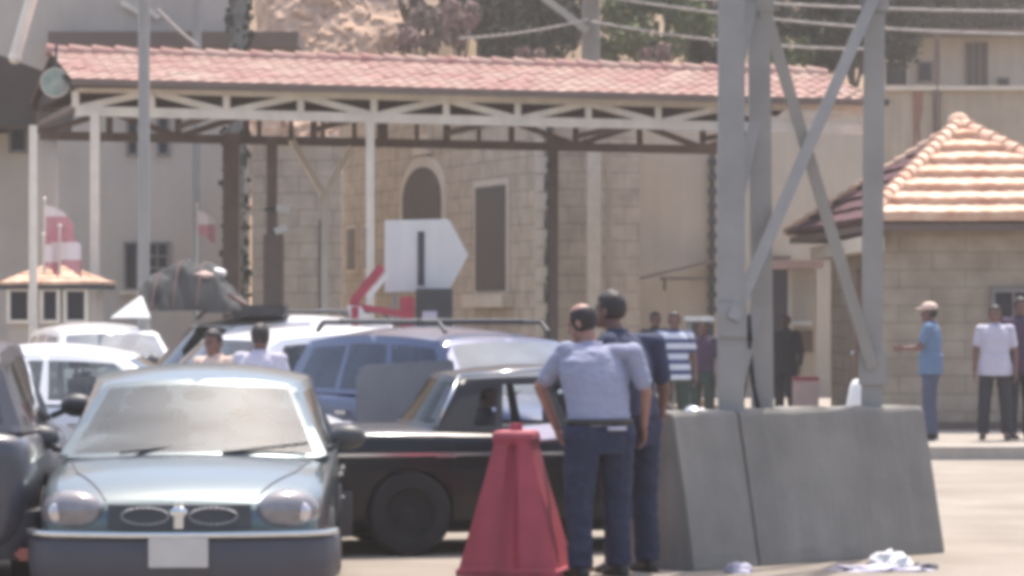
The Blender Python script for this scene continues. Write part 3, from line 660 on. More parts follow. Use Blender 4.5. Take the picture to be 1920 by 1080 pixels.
def gusset(p, off):
    m = MB(); m.box(Vector(p) + Vector((0,off,0)), (0.20,0.012,0.24)); part('gusset_plate', m, M['steel'], t, bevel=0.003)
for i, row in ((0,600),(1,-10),(2,690),(2,-10)): gusset(lp(i, zrow(i,row)), -0.028)
for i, (z0, z1) in enumerate(((1.0,1.9),(2.3,3.2),(3.2,4.1))): brace(lp(0,z0), lp(1,z1), 0.06)
dk = on_block(1404, 0.45) - 0.05; m = MB(); m.path([P(1404, 590, dk), P(1407, 640, dk), P(1400, 700, dk), P(1388, 772, dk)], 0.016, 8); m.path([P(1406,655,dk), P(1412,720,dk), P(1424,772,dk)], 0.016, 8)
part('cable', m, M['black_cable'], t, smooth=180)

# concrete block: long faces battered, ends upright, turned about 43 degrees
A0 = Vector((PX(1300,21.2), 21.2, 0)); B0 = Vector((PX(1772,22.85), 22.85, 0)); bu = (B0-A0); bl = bu.length; bu /= bl; bnrm = Vector((bu.y, -bu.x, 0))
if bnrm.y > 0: bnrm = -bnrm
blk = thing('concrete_block', 'large grey concrete block with sloping faces in front of the steel mast', 'concrete block', A0 + bu*bl/2 - bnrm*0.4)
def bp_(s, n_, z): return A0 + bu*s - bnrm*n_ + Vector((0,0,z))
Hb = 1.05; gs = 0.62
def block(s0, s1):
    m = MB(); rings = []
    ns = 28
    for i in range(ns+1):
        s = s0 + (s1-s0)*i/ns; j = lambda q: 0.010*noise.noise(Vector((s*4.1, q*3.3, 5.0)))
        rings.append([bp_(s, 0.0+j(0), 0.0), bp_(s, 0.012+j(1), 0.10), bp_(s, 0.10+j(2), 0.55), bp_(s, 0.20+j(3), Hb-0.03), bp_(s, 0.225+j(4), Hb+j(5)*2), bp_(s, 0.50, Hb+j(6)*2), bp_(s, 0.53, Hb-0.03), bp_(s, 0.64, 0.0)])
    m.loft(rings); return m
part('block_body', block(gs+0.012, bl), M['concrete'], blk, bevel=0.008)
part('end_piece', block(0.0, gs), M['concrete'], blk, bevel=0.008)
m = MB(); m.prism([bp_(gs-0.005,0.03,0.0), bp_(gs+0.017,0.03,0.0), bp_(gs+0.017,0.26,Hb-0.06), bp_(gs-0.005,0.26,Hb-0.06)], -bnrm*0.3); part('joint_filler', m, M['lower_grey'], blk)

# red barrier
D = 20.9; cx = PX(968, D)
rb = thing('traffic_barrier', 'faded red tapered plastic barrier standing in front of the dark sedan', 'barrier', (cx, D, 0), R(-14))
m = MB(); rings = []
for z, hw, hd in ((0.0,0.345,0.25),(0.05,0.345,0.25),(0.06,0.325,0.235),(0.30,0.265,0.20),(0.60,0.185,0.155),(0.84,0.128,0.12),(0.87,0.125,0.118),(0.885,0.135,0.13),(0.93,0.13,0.125),(0.945,0.11,0.105)):
    gd = 0.045 if 0.05 < z < 0.85 else 0.0
    r = []
    gw = hw*0.16
    for x, y in ((-hw,-hd),(-gw*1.6,-hd),(-gw*0.4,-hd+gd),(gw*0.4,-hd+gd),(gw*1.6,-hd),(hw,-hd),(hw,hd),(gw*1.6,hd),(gw*0.4,hd-gd),(-gw*0.4,hd-gd),(-gw*1.6,hd),(-hw,hd)): r.append(Vector((x,y,z)))
    rings.append(r)
m.loft(rings); part('shell', m, M['red'], rb, world=False, bevel=0.006, smooth=35)
m = MB(); m.tube((0,0,0.94),(0,0,0.99),0.045,0.04,14); part('filler_cap', m, M['red_paint'], rb, world=False)
# litter on the ground
def litter(px, py, w_, h_, label, seed, mm_='cloth_white', flat=0.5):
    D = CH*F/(py-HOR); c = Vector((PX(px,D), D, 0)); m = MB(); m.ell((0,0,0), (w_, w_*flat+0.03, h_), nu=28, nv=16)
    vs = []
    for v in m.v:
        n_ = 1 + 0.55*noise.noise(v*14 + Vector((seed,0,0))) + 0.3*noise.noise(v*34 + Vector((0,seed,0)))
        q = Vector((v.x*n_, v.y*n_, max(-0.2*h_, v.z*n_))); vs.append(q + c + Vector((0,0,0.2*h_)))
    m.v = vs; return single('litter', label, 'litter', m, M[mm_], tuple(c), group='litter on the ground', smooth=60)
litter(1668, 1062, 0.14, 0.085, 'white crumpled rag lying at the foot of the concrete block', 1)
litter(1640, 1070, 0.30, 0.03, 'flat pale plastic sheet lying before the concrete block', 5, 'white_shirt', 0.35)
litter(1728, 1066, 0.10, 0.03, 'small grey scrap lying near the right end of the concrete block', 9, 'lower_grey')
litter(1385, 1074, 0.09, 0.05, 'pale scrap of paper below the joint of the concrete block', 12, 'white_shirt')
litter(1086, 1073, 0.10, 0.06, 'pale crumpled bag on the ground at the standing man\'s feet', 16, 'cap')

# ------------------------------------------------------------------ vehicles
SCR = bpy.data.scenes.new('scratch')
def evaluated(o, extra=()):
    for x in (o, *extra): SCR.collection.objects.link(x)
    vl = SCR.view_layers[0]; vl.update(); dg = vl.depsgraph; dg.update()
    res = bpy.data.meshes.new_from_object(o.evaluated_get(dg))
    for x in (o, *extra): bpy.data.objects.remove(x, do_unlink=True)
    return res
def subdiv_mesh(mb, lv, name, cuts=None):
    me = mesh_from(mb, name, 180, True); o = bpy.data.objects.new('tmp', me)
    md = o.modifiers.new('s', 'SUBSURF'); md.levels = lv; md.render_levels = lv
    tmp = []
    for c, r in (cuts or []):
        cm = MB(); cm.tube(Vector(c)+Vector((0,-0.4,0)), Vector(c)+Vector((0,0.4,0)), r, r, 40)
        co = bpy.data.objects.new('cut', mesh_from(cm, 'cut')); tmp.append(co)
        bmod = o.modifiers.new('b', 'BOOLEAN'); bmod.object = co; bmod.operation = 'DIFFERENCE'; bmod.solver = 'EXACT'
    return evaluated(o, tmp)
def split_mesh(me, tests):
    """faces sorted into named panels; the rest stays in the first mesh"""
    bm = bmesh.new(); bm.from_mesh(me); out = []
    tag = {}
    for f in bm.faces:
        c = f.calc_center_median()
        for i, t in enumerate(tests):
            if t(c, f.normal): tag[f.index] = i; break
    bm.free()
    def sub(sel):
        mp = {}; vs = []; fs = []
        for p in me.polygons:
            if sel(p.index):
                ff = []
                for v in p.vertices:
                    if v not in mp: mp[v] = len(vs); vs.append(me.vertices[v].co.copy())
                    ff.append(mp[v])
                fs.append(ff)
        n = bpy.data.meshes.new('panel'); n.from_pydata(vs, [], fs); n.polygons.foreach_set('use_smooth', [True]*len(fs))
        if fs: n.set_sharp_from_angle(angle=R(38))
        return n
    return sub(lambda i: i not in tag), [sub(lambda i, k=k: tag.get(i) == k) for k in range(len(tests))]
def patch(bot, top, wins, nu=24, nv=8):
    """ruled surface between two curves; wins = list of (u0,u1,v0,v1) -> frame MB, [glass MB]"""
    fr_, gs_ = MB(), [MB() for _ in wins]
    us = sorted(set([i/nu for i in range(nu+1)] + [x for w_ in wins for x in w_[:2]])); vv = sorted(set([j/nv for j in range(nv+1)] + [x for w_ in wins for x in w_[2:4]]))
    pt = lambda u, v: bot(u).lerp(top(u), v)
    for i in range(len(us)-1):
        for j in range(len(vv)-1):
            uc, vc = (us[i]+us[i+1])/2, (vv[j]+vv[j+1])/2; q = [pt(us[i],vv[j]), pt(us[i+1],vv[j]), pt(us[i+1],vv[j+1]), pt(us[i],vv[j+1])]
            tgt = fr_
            for kx, w_ in enumerate(wins):
                if w_[0] < uc < w_[1] and w_[2] < vc < w_[3]: tgt = gs_[kx]
            tgt.add(q, [(0,1,2,3)])
    return fr_, gs_
def wheel(parent, x, y, r, wdt, side, rim=None):
    m = MB(); hw = wdt/2
    m.lathe([(r*0.62,-hw),(r*0.93,-hw),(r,-hw*0.7),(r,hw*0.7),(r*0.93,hw),(r*0.62,hw),(r*0.62,-hw)], (0,0,0), 'Y', 32)
    m.v = [v + Vector((x,y,r)) for v in m.v]
    wmb = part('wheel', m, M['rubber'], parent, world=False, smooth=40)
    m = MB(); m.lathe([(0.0,hw*0.55),(r*0.16,hw*0.6),(r*0.2,hw*0.45),(r*0.5,hw*0.35),(r*0.6,hw*0.75),(r*0.635,hw*0.8),(r*0.635,-hw*0.8),(0.0,-hw*0.5)], (0,0,0), 'Y', 32)
    if side < 0: m.v = [Vector((v.x,-v.y,v.z)) for v in m.v]
    m.v = [v + Vector((x,y,r)) for v in m.v]; part('rim', m, rim or M['rim'], wmb, world=False, smooth=40)
from mathutils.bvhtree import BVHTree
def dark_lines(t, nm, lines, axis, mm_, r=0.006):
    """narrow dark shut lines and painted crease shade laid on the body's own surface"""
    vs, fs = [], []
    for o in t.children:
        if o.name.split('.')[0] in ('body','door','bonnet','boot_lid'):
            k = len(vs); vs += [v.co.copy() for v in o.data.vertices]; fs += [tuple(i+k for i in p.vertices) for p in o.data.polygons]
    bv = BVHTree.FromPolygons(vs, fs)
    for ln in lines:
        pts = []
        for i in range(len(ln)-1):
            for q in range(9):
                a = Vector(ln[i]).lerp(Vector(ln[i+1]), q/8); d = Vector((0,0,-1)) if axis == 'Z' else Vector((0, -1 if a.y > 0 else 1, 0))
                h_ = bv.ray_cast(a - d*1.0, d)
                if h_[0] is not None: pts.append(h_[0])
        if len(pts) > 1: m = MB(); m.path(pts, r, 6); part(nm, m, mm_, t, world=False)
def car(name, label, loc, rz, S, paint, bump_paint, glass, group=None, cat='car', front='round', plate=True, lod=2, open_door=False, seats='seat', rails=False, handles=True):
    t = thing(name, label, cat, loc, rz, group)
    st = S['st']; mb = MB(); rings = []
    for x, w_, zb, zs, zc in st:
        half = [(0,zb),(w_*0.80,zb),(w_*0.97,zb+0.08),(w_,zb+(zs-zb)*0.52),(w_*0.985,zs-0.07),(w_*0.93,zs),(w_*0.55,zs+(zc-zs)*0.78),(0,zc)]
        ring = [Vector((x,-y,z)) for y, z in half] + [Vector((x,y,z)) for y, z in reversed(half[1:-1])]
        rings.append(ring)
    mb.loft(rings)
    wr_, wx = S['wr'], S['wx']; wy = st[4][1]
    cuts = [((x, s_*(wy-0.05), wr_*1.02), wr_*S.get('archk', 1.17)) for x in wx for s_ in (-1, 1)]
    me = subdiv_mesh(mb, lod, name, cuts)
    dz0, dz1 = S['st'][4][2]+0.12, S['belt']-0.035
    d = S['doors']
    tests = []
    for i in range(len(d)-1):
        for s_ in (-1, 1): tests.append(lambda c, n, a=d[i], b_=d[i+1], s_=s_: a < c.x < b_ and dz0 < c.z < dz1 and c.y*s_ > wy*0.86)
    tests.append(lambda c, n: c.x > S['cowl'][0]+0.05 and n.z > 0.55 and abs(c.y) < wy*0.84 and c.z > S['hood_z'])
    if S.get('boot'): tests.append(lambda c, n: c.x < S['boot'] and n.z > 0.4 and abs(c.y) < wy*0.82)
    body, panels = split_mesh(me, tests)
    bo = link('body', body, paint, t)
    ndoor = 2*(len(d)-1)
    for i, p in enumerate(panels):
        if not len(p.polygons): continue
        nm = 'door' if i < ndoor else ('bonnet' if i == ndoor else 'boot_lid')
        po = link(nm, p, paint, t)
        if nm == 'door' and handles:
            s_ = -1 if i % 2 == 0 else 1; hx_ = d[i//2]+0.14; hz = S['belt']-0.17
            m = MB(); m.box((hx_, s_*(wy+0.012), hz), (0.17, 0.03, 0.028)); part('handle', m, S.get('handle', M['chrome']), po, world=False, bevel=0.008)
    # greenhouse
    xc, zc = S['cowl']; xh, zh = S['head']; xrh, zrh = S['rhead']; xr, zr = S['rbase']; wb, wr = S['wb'], S['wroof']; H = S['H']; wbr = S.get('wbr', wb)
    V = Vector
    bowc, bowh = S.get('bow', 0.16), 0.10
    ws_b = lambda u: V((xc - bowc*(2*u-1)**2, (2*u-1)*wb, zc - 0.015*(2*u-1)**2)); ws_t = lambda u: V((xh - bowh*(2*u-1)**2, (2*u-1)*wr, zh - 0.035*abs(2*u-1)**2.5))
    rw_b = lambda u: V((xr + 0.10*(2*u-1)**2, (2*u-1)*wbr, zr - 0.015*(2*u-1)**2)); rw_t = lambda u: V((xrh + 0.07*(2*u-1)**2, (2*u-1)*wr, zrh - 0.035*abs(2*u-1)**2.5))
    allf = MB()
    fr_, g1 = patch(ws_b, ws_t, [(0.045, 0.955, 0.05, 0.93)]); allf.add(fr_.v, fr_.f); part('windscreen', g1[0], glass, t, world=False, smooth=60, merge=True)
    fr_, g1 = patch(rw_b, rw_t, [(0.06, 0.94, 0.10, 0.90)]); allf.add(fr_.v, fr_.f); part('rear_window', g1[0], S.get('rearglass', glass), t, world=False, smooth=60, merge=True)
    def bez(a, b_, u, lift, out): p = a.lerp(b_, u); return p + V((0, out*4*u*(1-u), lift*4*u*(1-u)))
    lift = H - 0.045 - (zh+zrh)/2
    for s_ in (-1, 1):
        ii = 0 if s_ < 0 else 1
        sb = lambda u, ii=ii, s_=s_: bez(ws_b(ii), rw_b(ii), u, -0.005, s_*S.get('bulge',0.05))
        stp = lambda u, ii=ii, s_=s_: bez(ws_t(ii), rw_t(ii), u, lift, s_*S.get('tbulge',0.02))
        fr_, g1 = patch(sb, stp, S['wins'], nu=30); allf.add(fr_.v, fr_.f)
        for gg in g1: part('side_window', gg, S.get('sideglass', glass), t, world=False, smooth=60, merge=True)
    rf_ = MB(); nu, nv = 14, 14; vs = []
    for j in range(nv+1):
        q = j/nv
        for i in range(nu+1):
            u = i/nu; a = ws_t(u); b_ = rw_t(u); p = a.lerp(b_, q); s_ = 2*u-1
            p = p + V((0, s_*S.get('tbulge',0.02)*4*q*(1-q), 4*q*(1-q)*lift + (0.045)*min(1,4*q*(1-q)+0.0)*(1-s_*s_)))
            vs.append(p)
    allf.add(vs, [(j*(nu+1)+i, j*(nu+1)+i+1, (j+1)*(nu+1)+i+1, (j+1)*(nu+1)+i) for j in range(nv) for i in range(nu)])
    part('cabin', allf, paint, t, world=False, smooth=40, merge=True)
    if rails:
        m = MB()
        for s_ in (-1,1):
            m.path([V((xh-0.15, s_*wr*0.9, H-0.05)), V((xh-0.25, s_*wr*0.9, H+0.035)), V((xrh+0.2, s_*wr*0.9, H+0.035)), V((xrh+0.1, s_*wr*0.9, H-0.05))], 0.02)
        m.tube((xh-0.5,-wr*0.95,H+0.045),(xh-0.5,wr*0.95,H+0.045),0.02); m.tube((xrh+0.5,-wr*0.95,H+0.045),(xrh+0.5,wr*0.95,H+0.045),0.02)
        part('roof_rack', m, M['dark_metal'], t, world=False)
    # interior
    m = MB(); m.box(((xc+xh)/2-0.02, 0, zc-0.06), (0.5, wb*1.75, 0.09)); m.ell((xh-0.05, 0, zh-0.1), (0.03,0.11,0.035)); part('dashboard', m, M['interior'], t, world=False, bevel=0.02)
    for sx, nm in ((xh-0.42,'seat'), (xrh+0.12,'seat'))[:S.get('rows',2)]:
        for s_ in (-0.36, 0.36):
            m = MB(); m.box((sx, s_, zc+0.06), (0.14, 0.46, 0.34)); m.box((sx-0.02, s_, zc+0.30), (0.09, 0.24, 0.15)); part(nm, m, M[seats], t, world=False, bevel=0.04, smooth=50)
    m = MB(); rr = 0.17; cc_ = V((xh+0.02, 0.36, zc+0.06))
    pts = [cc_ + V((0.10*math.sin(a), rr*math.cos(a), rr*math.sin(a))) for a in [2*math.pi*k2/20 for k2 in range(21)]]; m.path(pts, 0.015, 6); m.beam(cc_-V((0,rr,0)), cc_+V((0,rr,0)), 0.03); part('steering_wheel', m, M['dark_metal'], t, world=False)
    # mirrors
    for s_ in (-1, 1):
        m = MB(); c = V((xc-0.30, s_*(wy+0.065), zc+0.10)); m.ell(c, (0.07,0.11,0.075)); m.beam(c, V((xc-0.25, s_*(wb+0.0), zc+0.03)), 0.05, 0.035); part('wing_mirror', m, S.get('mirror', M['dark_metal']), t, world=False, smooth=50)
    # front
    xf = S['xf']; wf = S['wf']
    nose = lambda q: V((xf - 0.17*abs(q)**2.4, q*wf, 0))
    path = [V((xf-0.62, -wy*1.0, 0)), V((xf-0.36, -wy*0.985, 0))] + [nose(-1 + 2*i/20) for i in range(21)] + [V((xf-0.36, wy*0.985, 0)), V((xf-0.62, wy*1.0, 0))]
    def sweep(prof, pth):
        mm = MB(); rr_ = []
        for i, p in enumerate(pth):
            a = pth[max(0,i-1)]; b_ = pth[min(len(pth)-1,i+1)]; d_ = (b_-a).normalized(); o_ = V((d_.y, -d_.x, 0))
            rr_.append([p + o_*q + V((0,0,z)) for q, z in prof])
        mm.loft(rr_); return mm
    z0, z1 = S['bump']
    part('front_bumper', sweep([(-0.12,z0),(-0.02,z0),(0.02,z0+0.06),(0.035,(z0+z1)/2),(0.03,z1-0.03),(0.0,z1),(-0.12,z1)], path), bump_paint, t, world=False, smooth=50)
    part('bumper_trim', sweep([(0.0,z1-0.002),(0.045,z1-0.002),(0.05,z1+0.012),(0.045,z1+0.026),(0.0,z1+0.026)], path[1:-1]), S.get('trim', M['chrome']), t, world=False, smooth=50)
    hz = S['lampz']; hy = S['lampy']
    for s_ in (-1, 1):
        c = nose(s_*hy/wf) + V((-0.085, 0, hz)); rot = Matrix.Rotation(s_*0.42, 4, 'Z') @ Matrix.Rotation(-0.30, 4, 'Y')
        m = MB(); m.ell(c, S['lampr'], rot); hl = part('headlight', m, M['lamp'], t, world=False, smooth=180)
        for q in (-0.08, 0.075):
            m = MB(); m.ell(c + V((0.075, q - s_*0.0, -0.005)), (0.03, 0.055, 0.055)); part('reflector', m, M['lamp_in'], hl, world=False, smooth=180)
    gz0, gz1, gw = S['grille']
    if front == 'round':
        gp = [nose(gw/wf*(-1+2*i/12)) for i in range(13)]
        gr = part('grille', sweep([(-0.12,gz0),(-0.012,gz0),(-0.03,gz1),(-0.14,gz1)], gp), M['dark_metal'], t, world=False)
        for s_ in (-1, 1):
            m = MB(); pts = []
            for k2 in range(25):
                a = 2*math.pi*k2/24; y = s_*gw*0.47 + gw*0.33*math.cos(a); z = (gz0+gz1)/2+0.005 + (gz1-gz0)*0.34*math.sin(a)
                pts.append(nose(y/wf) + V((-0.012, 0, z)))
            m.path(pts, 0.006, 6); part('grille_ring', m, M['rim'], gr, world=False, smooth=180)
        m = MB(); c = nose(0) + V((0.0,0,(gz0+gz1)/2+0.01)); m.box(c, (0.04, gw*0.13, gz1-gz0+0.01)); m.ell(c + V((0.026,0,0.02)), (0.012,0.05,0.03)); part('grille_badge', m, M['chrome'], gr, world=False, bevel=0.012)
    else:
        gp = [nose(gw/wf*(-1+2*i/12)) for i in range(13)]; gr = part('grille', sweep([(-0.12,gz0),(-0.005,gz0),(-0.02,gz1),(-0.14,gz1)], gp), M['dark_metal'], t, world=False)
        for k2 in range(3): z = gz0 + (gz1-gz0)*(k2+0.5)/3; part('grille_bar', sweep([(-0.02,z),(0.0,z),(0.0,z+0.018),(-0.02,z+0.018)], gp), M['chrome'], gr, world=False)
    if plate:
        pz = S['platez']; c = nose(0) + V((0.048, 0, pz)); m = MB(); m.box(c, (0.012, 0.33, 0.165)); pl = part('number_plate', m, M['plate'], t, world=False, bevel=0.004)
        m = MB(); m.box(c + V((0.002,0,0)), (0.014, 0.30, 0.004)); m.box(c + V((0.002,0,0.06)), (0.014,0.02,0.014))
    # rear
    xb = st[0][0]
    rp_ = [V((xb+0.5, wy*0.99, 0)), V((xb+0.22, wy*0.97, 0))] + [V((xb + 0.14*abs(q)**2.4, -q*wf, 0)) for q in [-1+2*i/14 for i in range(15)]] + [V((xb+0.22, -wy*0.97, 0)), V((xb+0.5, -wy*0.99, 0))]
    part('rear_bumper', sweep([(-0.10,z0+0.02),(0.0,z0+0.02),(0.04,(z0+z1)/2),(0.03,z1),(-0.10,z1)], rp_), bump_paint, t, world=False, smooth=50)
    for s_ in (-1, 1):
        m = MB(); m.box((xb+0.05, s_*wf*S.get('taily',0.82), S.get('tailz', 0.74)), S.get('tails', (0.12, 0.22, 0.17))); part('tail_light', m, M['tail'], t, world=False, bevel=0.02)
    # wipers
    for y in (-0.42, 0.18):
        m = MB(); a = V((xc-0.02, y, zc+0.02)); b_ = V((xc-0.16, y+0.5, zc+0.07)); m.beam(a, b_, 0.02, 0.015); part('wiper', m, M['dark_metal'], t, world=False)
    for x in wx:
        for s_ in (-1, 1): wheel(t, x, s_*(wy-0.10), wr_, 0.19, s_, S.get('rim'))
    return t
SED = dict(st=[(-2.12,.58,.40,.72,.74),(-2.07,.76,.28,.87,.89),(-1.9,.82,.22,.90,.93),(-1.3,.845,.20,.89,.92),(-.6,.85,.20,.875,.895),(.3,.85,.20,.865,.885),(.9,.85,.20,.845,.885),(1.3,.84,.20,.80,.865),(1.7,.82,.22,.745,.80),(1.97,.77,.28,.66,.705),(2.07,.70,.38,.57,.60)],
    wr=0.30, wx=(-1.28,1.28), belt=0.88, doors=(-1.05,-0.22,0.78), hood_z=0.6, boot=-1.68, cowl=(1.0,0.865), head=(0.30,1.305), rhead=(-1.0,1.30), rbase=(-1.72,0.91), wb=0.755, wroof=0.545, H=1.395,
    wins=[(0.09,0.47,0.08,0.86),(0.50,0.82,0.08,0.86)], xf=2.13, wf=0.80, bump=(0.17,0.47), lampz=0.605, lampy=0.60, lampr=(0.13,0.195,0.12), grille=(0.51,0.645,0.40), platez=0.385)
cs = Vector((PX(335,17.7), 17.7, 0)); yaw = R(-90) + R(2.2)
hd = Vector((math.cos(yaw), math.sin(yaw), 0)); cs = cs - hd*2.15
car('sedan', 'silver blue sedan facing the camera at the left front', cs, yaw, dict(SED, wf=0.785, sideglass=M['glass_dark'], wb=0.80, wroof=0.585, tbulge=0.075, bulge=0.04), M['silver_car'], M['lower_grey'], M['glass_glare'], seats='seat')
sil = [o for o in bpy.data.objects if o.get('label','').startswith('silver blue sedan')][0]
dark_lines(sil, 'bonnet_line', [[(1.02,sg*0.70,1),(1.5,sg*0.62,1),(1.98,sg*0.42,1)] for sg in (-1,1)], 'Z', M['lower_grey'], 0.007)  # shade of the pressed bonnet creases drawn as dark strips
dark_lines(sil, 'bonnet_line', [[(1.02,-0.70,1),(1.06,0,1),(1.02,0.70,1)]], 'Z', M['lower_grey'], 0.007)
# dark sedan side on, pointing right and away
OLD = dict(SED); OLD.update(rim=M['rubber'], sideglass=M['glass_clear'], rearglass=M['glass_clear'], archk=1.05, rows=1, st=[(-2.28,.60,.42,.74,.76),(-2.13,.78,.20,.86,.88),(-2.0,.84,.13,.885,.905),(-1.4,.86,.13,.885,.90),(-.6,.87,.13,.875,.89),(.3,.87,.13,.87,.885),(.85,.87,.13,.86,.885),(1.3,.86,.13,.83,.87),(1.8,.84,.13,.80,.84),(2.2,.80,.30,.74,.78),(2.27,.72,.40,.66,.68)],
    wr=0.30, wx=(-1.36,1.36), doors=(-1.25,-0.12,0.88), boot=None, cowl=(0.98,0.875), head=(0.42,1.275), rhead=(-1.00,1.27), rbase=(-1.26,0.895), H=1.335, wb=0.76, wroof=0.56, wins=[(0.10,0.50,0.08,0.86),(0.54,0.76,0.08,0.86),(0.79,0.87,0.10,0.80)], xf=2.3, bump=(0.13,0.46), mirror=M['chrome'], bulge=0.05)
yd = R(13); dc = car('sedan', 'near black old sedan seen side on behind the red barrier', (0.42, 23.68, 0), yd, OLD, M['dark_car'], M['lower_grey'], M['glass'], front='bars', seats='interior')
for s_ in (-1, 1):
    m = MB(); m.beam((-2.05, s_*0.882, 0.715), (2.0, s_*0.878, 0.715), 0.02, 0.022); part('side_trim', m, M['chrome'], dc, world=False)
for s_ in (-1,):
    m = MB(); m.path([Vector((-1.12, s_*0.72, 0.96)), Vector((-0.95, s_*0.575, 1.262)), Vector((-0.3, s_*0.585, 1.315)), Vector((0.40, s_*0.565, 1.270))], 0.011, 6)
    part('roof_gutter', m, M['chrome'], dc, world=False, smooth=180)
dark_lines(dc, 'door_seam', [[(x0,-0.8,0.32),(x0,-0.8,0.84)] for x0 in (-1.05,-0.12,0.88)] + [[(-2.05,-0.8,0.60),(1.9,-0.8,0.60)]], 'Y', M['rubber'], 0.005)
SUV = dict(SED); SUV.update(st=[(-2.05,.62,.42,.96,.98),(-2.02,.80,.34,1.02,1.04),(-1.8,.86,.28,1.03,1.05),(-1.3,.875,.26,1.03,1.05),(-.6,.88,.26,1.02,1.04),(.3,.88,.26,1.01,1.03),(.8,.88,.26,1.00,1.03),(1.2,.87,.26,.96,1.01),(1.7,.85,.28,.90,.95),(2.0,.80,.34,.80,.84),(2.08,.72,.44,.70,.72)],
    wr=0.35, wx=(-1.25,1.28), belt=1.02, doors=(-0.95,-0.15,0.75), boot=None, cowl=(0.95,1.01), head=(0.42,1.50), rhead=(-1.75,1.50), rbase=(-1.98,1.04), wb=0.78, wroof=0.62, H=1.60, wins=[(0.07,0.36,0.08,0.86),(0.39,0.65,0.08,0.86),(0.68,0.93,0.08,0.84)], xf=2.12, wf=0.82, bump=(0.28,0.58), lampz=0.74, grille=(0.64,0.80,0.42), platez=0.48, tailz=0.92)
car('hatchback', 'dark grey car cut off by the left edge of the view', (-3.72, 20.1, 0), R(94.5), dict(SUV, tailz=0.34, taily=0.97, tails=(0.10,0.10,0.07)), M['grey_car'], M['lower_grey'], M['glass_dark'], front='bars', seats='interior')
yb = R(-52); BL = dict(SUV, sideglass=M['glass_blue'], mirror=M['blue_car'])
bc = car('estate_car', 'long dark blue estate car with roof rack and one front door open', (-0.29, 27.75, 0), yb, BL, M['blue_car'], M['blue_car'], M['glass_pale'], front='bars', seats='interior', rails=True)
m = MB(); hg = Vector((0.92, -0.90, 0.36)); ang = R(180+46); dd = Vector((math.cos(ang), math.sin(ang), 0)); th_ = Vector((-dd.y, dd.x, 0))*0.06
m.prism([hg, hg + dd*0.80, hg + dd*0.86 + Vector((0,0,0.30)), hg + dd*0.86 + Vector((0,0,0.84)), hg + dd*0.80 + Vector((0,0,0.92)), hg + dd*0.05 + Vector((0,0,0.97)), hg + Vector((0,0,0.5))], th_)
od = part('open_door', m, M['door_lining'], bc, world=False, bevel=0.015, label='dusty grey front door standing open')
m = MB(); m.box(hg + dd*0.74 + Vector((0,0,0.66)) - th_*0.35, (0.15,0.03,0.03), rz=ang); part('handle', m, M['dark_metal'], od, world=False, bevel=0.008)
car('sedan', 'white sedan whose bonnet shows between the silver blue sedan and the near black sedan', (-1.12-2.15, 25.25, 0), R(3), dict(SED, H=1.48, st=[(a_,b_,c_,d_+.15,e_+.15) for a_,b_,c_,d_,e_ in SED['st']], belt=1.03, cowl=(1.0,1.015), head=(0.30,1.40), rhead=(-1.0,1.40), rbase=(-1.72,1.06), lampz=0.72, mirror=M['white_paint']), M['white_car'], M['white_car'], M['glass'], seats='interior')
W2 = dict(SUV); W2.update(mirror=M['white_paint'])
car('jeep', 'white off-road car in the back row beneath the small tiled hut', (PX(150,40.5)+0.25, 41.0, 0), R(-90)+R(19), W2, M['white_car'], M['white_car'], M['glass_pale'], front='bars', seats='interior', rails=False)
W3 = dict(SUV); W3.update(mirror=M['white_paint'])
car('hatchback', 'white hatchback beside the two people in the middle of the queue', (PX(500,30.2), 30.3, 0), R(-90)-R(52), W3, M['white_car'], M['white_car'], M['glass'], front='bars', seats='interior')
W4 = dict(SUV); VAN_UP = 0.10
W4.update(st=[(a,b_,c,d+0.06,e+0.06) for a,b_,c,d,e in SUV['st']], cowl=(0.95,1.07), head=(0.42,1.60), rhead=(-1.75,1.60), rbase=(-1.98,1.10), belt=1.08, H=1.70)
wv = car('estate_car', 'white estate car carrying a dark tarpaulin load on its roof', (PX(440,36.0), 36.4, 0), R(-90)-R(62), W4, M['white_car'], M['white_car'], M['glass_dark'], front='bars', seats='interior', rails=True)
# roof load
DLd = 36.2
def shp(v, seed, amp): return v*(1 + amp*noise.noise(v*2.2 + Vector((seed,0,0))) + amp*0.5*noise.noise(v*5.5 + Vector((0,seed,0))))
prof = [(262,590),(266,548),(284,531),(318,522),(338,507),(352,503),(372,511),(398,506),(414,518),(420,536),(436,552),(456,578),(462,592)]
def prof_y(px):
    for (a0, b0), (a1, b1) in zip(prof, prof[1:]):
        if a0 <= px <= a1: return b0 + (b1-b0)*(px-a0)/(a1-a0)
    return 592
cen = P(348, 588, DLd); cen.z = 1.745; m = MB(); NX, NY = 90, 40; vs = []
for jy in range(NY+1):
    for ix in range(NX+1):
        px_ = 262 + 200*ix/NX; v = 2*jy/NY - 1; hgt = (592 - prof_y(px_))/F*DLd*1.02
        x = PX(px_, DLd); q = Vector((x*3.2, v*1.8, 2.0)); fold = 0.07*noise.noise(q) + 0.06*abs(noise.noise(q*2.3)) - 0.03*abs(noise.noise(Vector((x*7 + v*3, v*2, 6))))
        z = hgt*(1-abs(v)**3.0) + (fold if 0 < ix < NX and abs(v) < 1 else 0)
        vs.append((x, DLd + v*0.58 + 0.05*noise.noise(q*1.7), cen.z + max(0.0, z)))
m.add(vs, [(jy*(NX+1)+ix, jy*(NX+1)+ix+1, (jy+1)*(NX+1)+ix+1, (jy+1)*(NX+1)+ix) for jy in range(NY) for ix in range(NX)])
load = thing('roof_load', 'dark tarpaulin bundle piled on the roof of the white estate car', 'load', cen); part('tarpaulin', m, M['tarp'], load, smooth=50)
